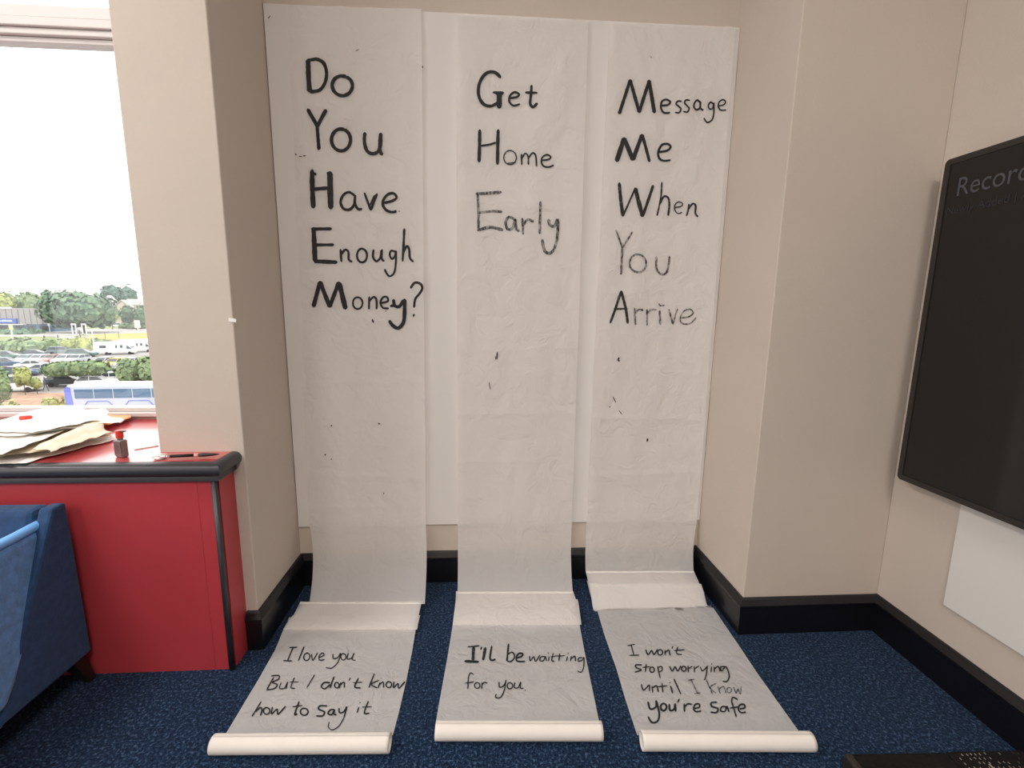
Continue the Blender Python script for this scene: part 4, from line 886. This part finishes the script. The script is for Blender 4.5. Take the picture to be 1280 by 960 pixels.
def put_car(kind, px, py, rz, paint, label):
    o = car_proto(kind) if kind not in used else copy_tree(used[kind]); used.setdefault(kind, o)
    o.location = G(px, py); o.rotation_euler = (0, 0, rz)
    o['label'] = label; o['category'] = 'car' if kind != 'van' else 'van'; o['group'] = 'vehicles parked in the car park outside'
    for c in o.children:
        if c.name.split('.')[0] in ('body', 'roof'):
            c.material_slots[0].link = 'OBJECT'; c.material_slots[0].material = M[paint]
R30 = .42; DN = -math.pi/2
for k in (('estate', 79, 442.8, R30, 'car_grey', 'dark grey estate car parked against the hedge, right of the black saloon'), ('saloon', 39, 446, R30+math.pi, 'car_black', 'black saloon parked against the hedge left of the grey estate car'),
          ('estate', 8, 449.5, R30, 'car_green', 'dark green car second from the left edge beside the hedge'), ('hatch', -20, 452, R30, 'car_white', 'white car cut by the left edge in the hedge row'),
          ('estate', 103, 446, R30, 'car_green', 'green estate car close behind the rear of the nearer motorhome'), ('van', 147, 409, R30, 'car_white', 'white van on the far side of the road between hedge and largest tree'),
          ('hatch', 34, 453.5, DN, 'car_blue', 'pale blue car, leftmost of the nose-on row'), ('hatch', 50, 453.5, DN, 'car_white', 'white car between the pale blue and dull red cars'), ('hatch', 66, 453.5, DN, 'car_red', 'dull red car in the middle of the nose-on row'),
          ('hatch', 82, 453.5, DN, 'car_white', 'white car just right of the dull red car'), ('hatch', 98, 453.5, DN, 'car_silver', 'silver car behind the top of the flat-topped tree'),
          ('hatch', 130, 457.5, DN, 'car_silver', 'silver car left of the yellow car'), ('hatch', 145, 458.5, DN, 'car_yellow', 'yellow car in front of the motorhomes'), ('hatch', 160, 458.5, DN, 'car_white', 'white car right of the yellow car'),
          ('estate', 8, 459, R30, 'car_navy', 'navy estate car at the left edge in front of the nose-on row'), ('saloon', 45, 461, R30, 'car_white', 'white saloon side-on in front of the nose-on row'), ('saloon', 58, 466.5, R30, 'car_silver', 'silver saloon partly behind the flat-topped tree'),
          ('saloon', 24, 470, R30, 'car_navy', 'dark blue saloon nearest the young yellow tree'), ('saloon', 136, 468.5, R30, 'car_grey', 'grey saloon side-on between the two leafy trees'), ('saloon', 143, 478, R30, 'car_white', 'white saloon nearest the coach roof'),
          ('hatch', 84, 482, R30, 'car_black', 'black hatchback under the left of the flat-topped tree'), ('hatch', 122, 483.5, R30, 'car_white', 'white hatchback under the right of the flat-topped tree'), ('van', 17, 490, R30, 'car_white', 'white van behind the young yellow tree')):
    put_car(*k)
def motorhome(px, py, L_, H_, label, luton):
    p = G(px, py); t = thing('motorhome', label, 'motorhome', p, rz=R30, group='white motorhomes by the hedge'); hw = 1.1
    b = bm_new(); extr(b, [(-L_/2, .45), (L_*.26, .45), (L_*.28, H_*.95), (L_*.2, H_), (-L_/2, H_)], 1, -hw, hw); obj('living_body', b, M['car_white'], t, bevel=.08)
    b = bm_new(); extr(b, [(L_*.26, .4), (L_/2, .4), (L_/2, 1.05), (L_*.44, 1.2), (L_*.33, 1.95), (L_*.26, 2.0)], 1, -hw*.93, hw*.93); obj('cab', b, M['car_white'], t, bevel=.05)
    if luton: b = bm_new(); extr(b, [(L_*.2, 2.05), (L_*.40, 2.1), (L_*.42, 2.4), (L_*.36, H_), (L_*.2, H_)], 1, -hw, hw); obj('overcab', b, M['car_white'], t, bevel=.08)
    for s_ in (-1, 1):
        b = bm_new(); extr(b, [(L_*.29, 1.2), (L_*.425, 1.2), (L_*.33, 1.85), (L_*.29, 1.88)], 1, s_*hw*.93, s_*(hw*.93+.02)); obj('cab_window', b, M['carglass'], t)
        for xa, xb in ((-L_*.36, -L_*.2), (L_*.02, L_*.07), (L_*.14, L_*.20)): bx('side_window', M['carglass'], xa, xb, *sorted((s_*hw, s_*(hw+.03))), 1.45, 2.05, t)
        bx('stripe', M['car_silver'], -L_*.48, L_*.26, *sorted((s_*hw, s_*(hw+.015))), .95, 1.08, t)
        for x in (-L_*.2, L_*.36):
            w = bpy.data.objects.new('wheel', WM); C.objects.link(w); w.parent = t; w.location = (x, s_*(hw-.1), .32)
    bx('windscreen', M['carglass'], L_*.39, L_*.42, -hw*.8, hw*.8, 1.3, 1.7, t)
motorhome(146, 443, 6.8, 2.7, 'long white motorhome nearest, parked behind the yellow car', False)
motorhome(172, 440, 6.0, 2.85, 'white motorhome with an overcab bulge, furthest right by the pier', True)
# coach
p = G(205, 520); pr = hit(80, 483, 2, GZ+3.05); t = thing('coach', 'blue and pale single-deck coach, nearest vehicle below the window', 'coach', (pr.x, pr.y, GZ), rz=.10)
LB = 12; HB = 3.05
b = bm_new(); extr(b, [(0, .35), (LB, .35), (LB, HB-.15), (LB-.2, HB), (.25, HB), (0, HB-.3)], 1, 0, 2.5); obj('body', b, M['bus_pale'], t, bevel=.06)
bx('roof', M['render'], .15, LB-.1, .1, 2.4, HB-.02, HB+.06, t)
b = bm_new(); extr(b, [(-.03, .35), (.42, .35), (.55, 1.5), (.45, HB-.12), (.2, HB-.02), (-.03, HB-.3)], 1, -.03, 2.53); o = obj('end_panel', b, M['bus_blue'], t); o['label'] = 'deep blue end panel'
for i in range(7): bx('window', M['glazing'], .75+i*1.6, .75+i*1.6+1.5, -.03, 0, HB-1.15, HB-.30, t)
for i in range(3):
    b = bm_new(); tube(b, [(1.4+i*3.4, -.02, HB-1.9), (1.75+i*3.4, -.02, HB-1.42), (3.4+i*3.4, -.02, HB-1.42), (3.8+i*3.4, -.02, HB-1.9)], .045, 6); obj('body_line', b, M['bus_blue'], t)
for x in (2.4, 9.4):
    for y in (.15, 2.35):
        w = bpy.data.objects.new('wheel', WM); C.objects.link(w); w.parent = t; w.location = (x, y, .48); w.scale = (1.5, 1.2, 1.5)
# person walking beside the bed
p = G(57.5, 489); t = thing('person', 'person in dark top walking across the car park by the yellow sapling', 'person', p, rz=.4)
def skin(name, V, E_, R_, m, parent):
    me = bpy.data.meshes.new(name); me.from_pydata(V, E_, []); me.materials.append(m); o = bpy.data.objects.new(name, me); C.objects.link(o); o.parent = parent
    md = o.modifiers.new('skin', 'SKIN')
    for i, r in enumerate(R_): me.skin_vertices[0].data[i].radius = (r, r)
    me.skin_vertices[0].data[0].use_root = True
    o.modifiers.new('sub', 'SUBSURF').levels = 1; return o
skin('body', [(0, 0, .95), (0, 0, 1.2), (0, 0, 1.42), (0, 0, 1.52), (.02, 0, 1.62), (.02, 0, 1.74), (0, .19, 1.40), (-.08, .24, 1.15), (.04, .24, .93), (0, -.19, 1.40), (.10, -.24, 1.16), (.22, -.22, .98), (.02, .09, .9), (.14, .1, .5), (.20, .1, .06), (-.02, -.09, .9), (-.06, -.1, .5), (-.26, -.1, .10), (.30, .1, .03), (-.16, -.1, .03)],
     [(0, 1), (1, 2), (2, 3), (3, 4), (4, 5), (2, 6), (6, 7), (7, 8), (2, 9), (9, 10), (10, 11), (0, 12), (12, 13), (13, 14), (0, 15), (15, 16), (16, 17), (14, 18), (17, 19)],
     [.14, .13, .15, .06, .09, .09, .06, .045, .035, .06, .045, .035, .085, .06, .045, .085, .06, .045, .04, .04], mat('dark_clothes', (.10, .10, .13), .8), t)
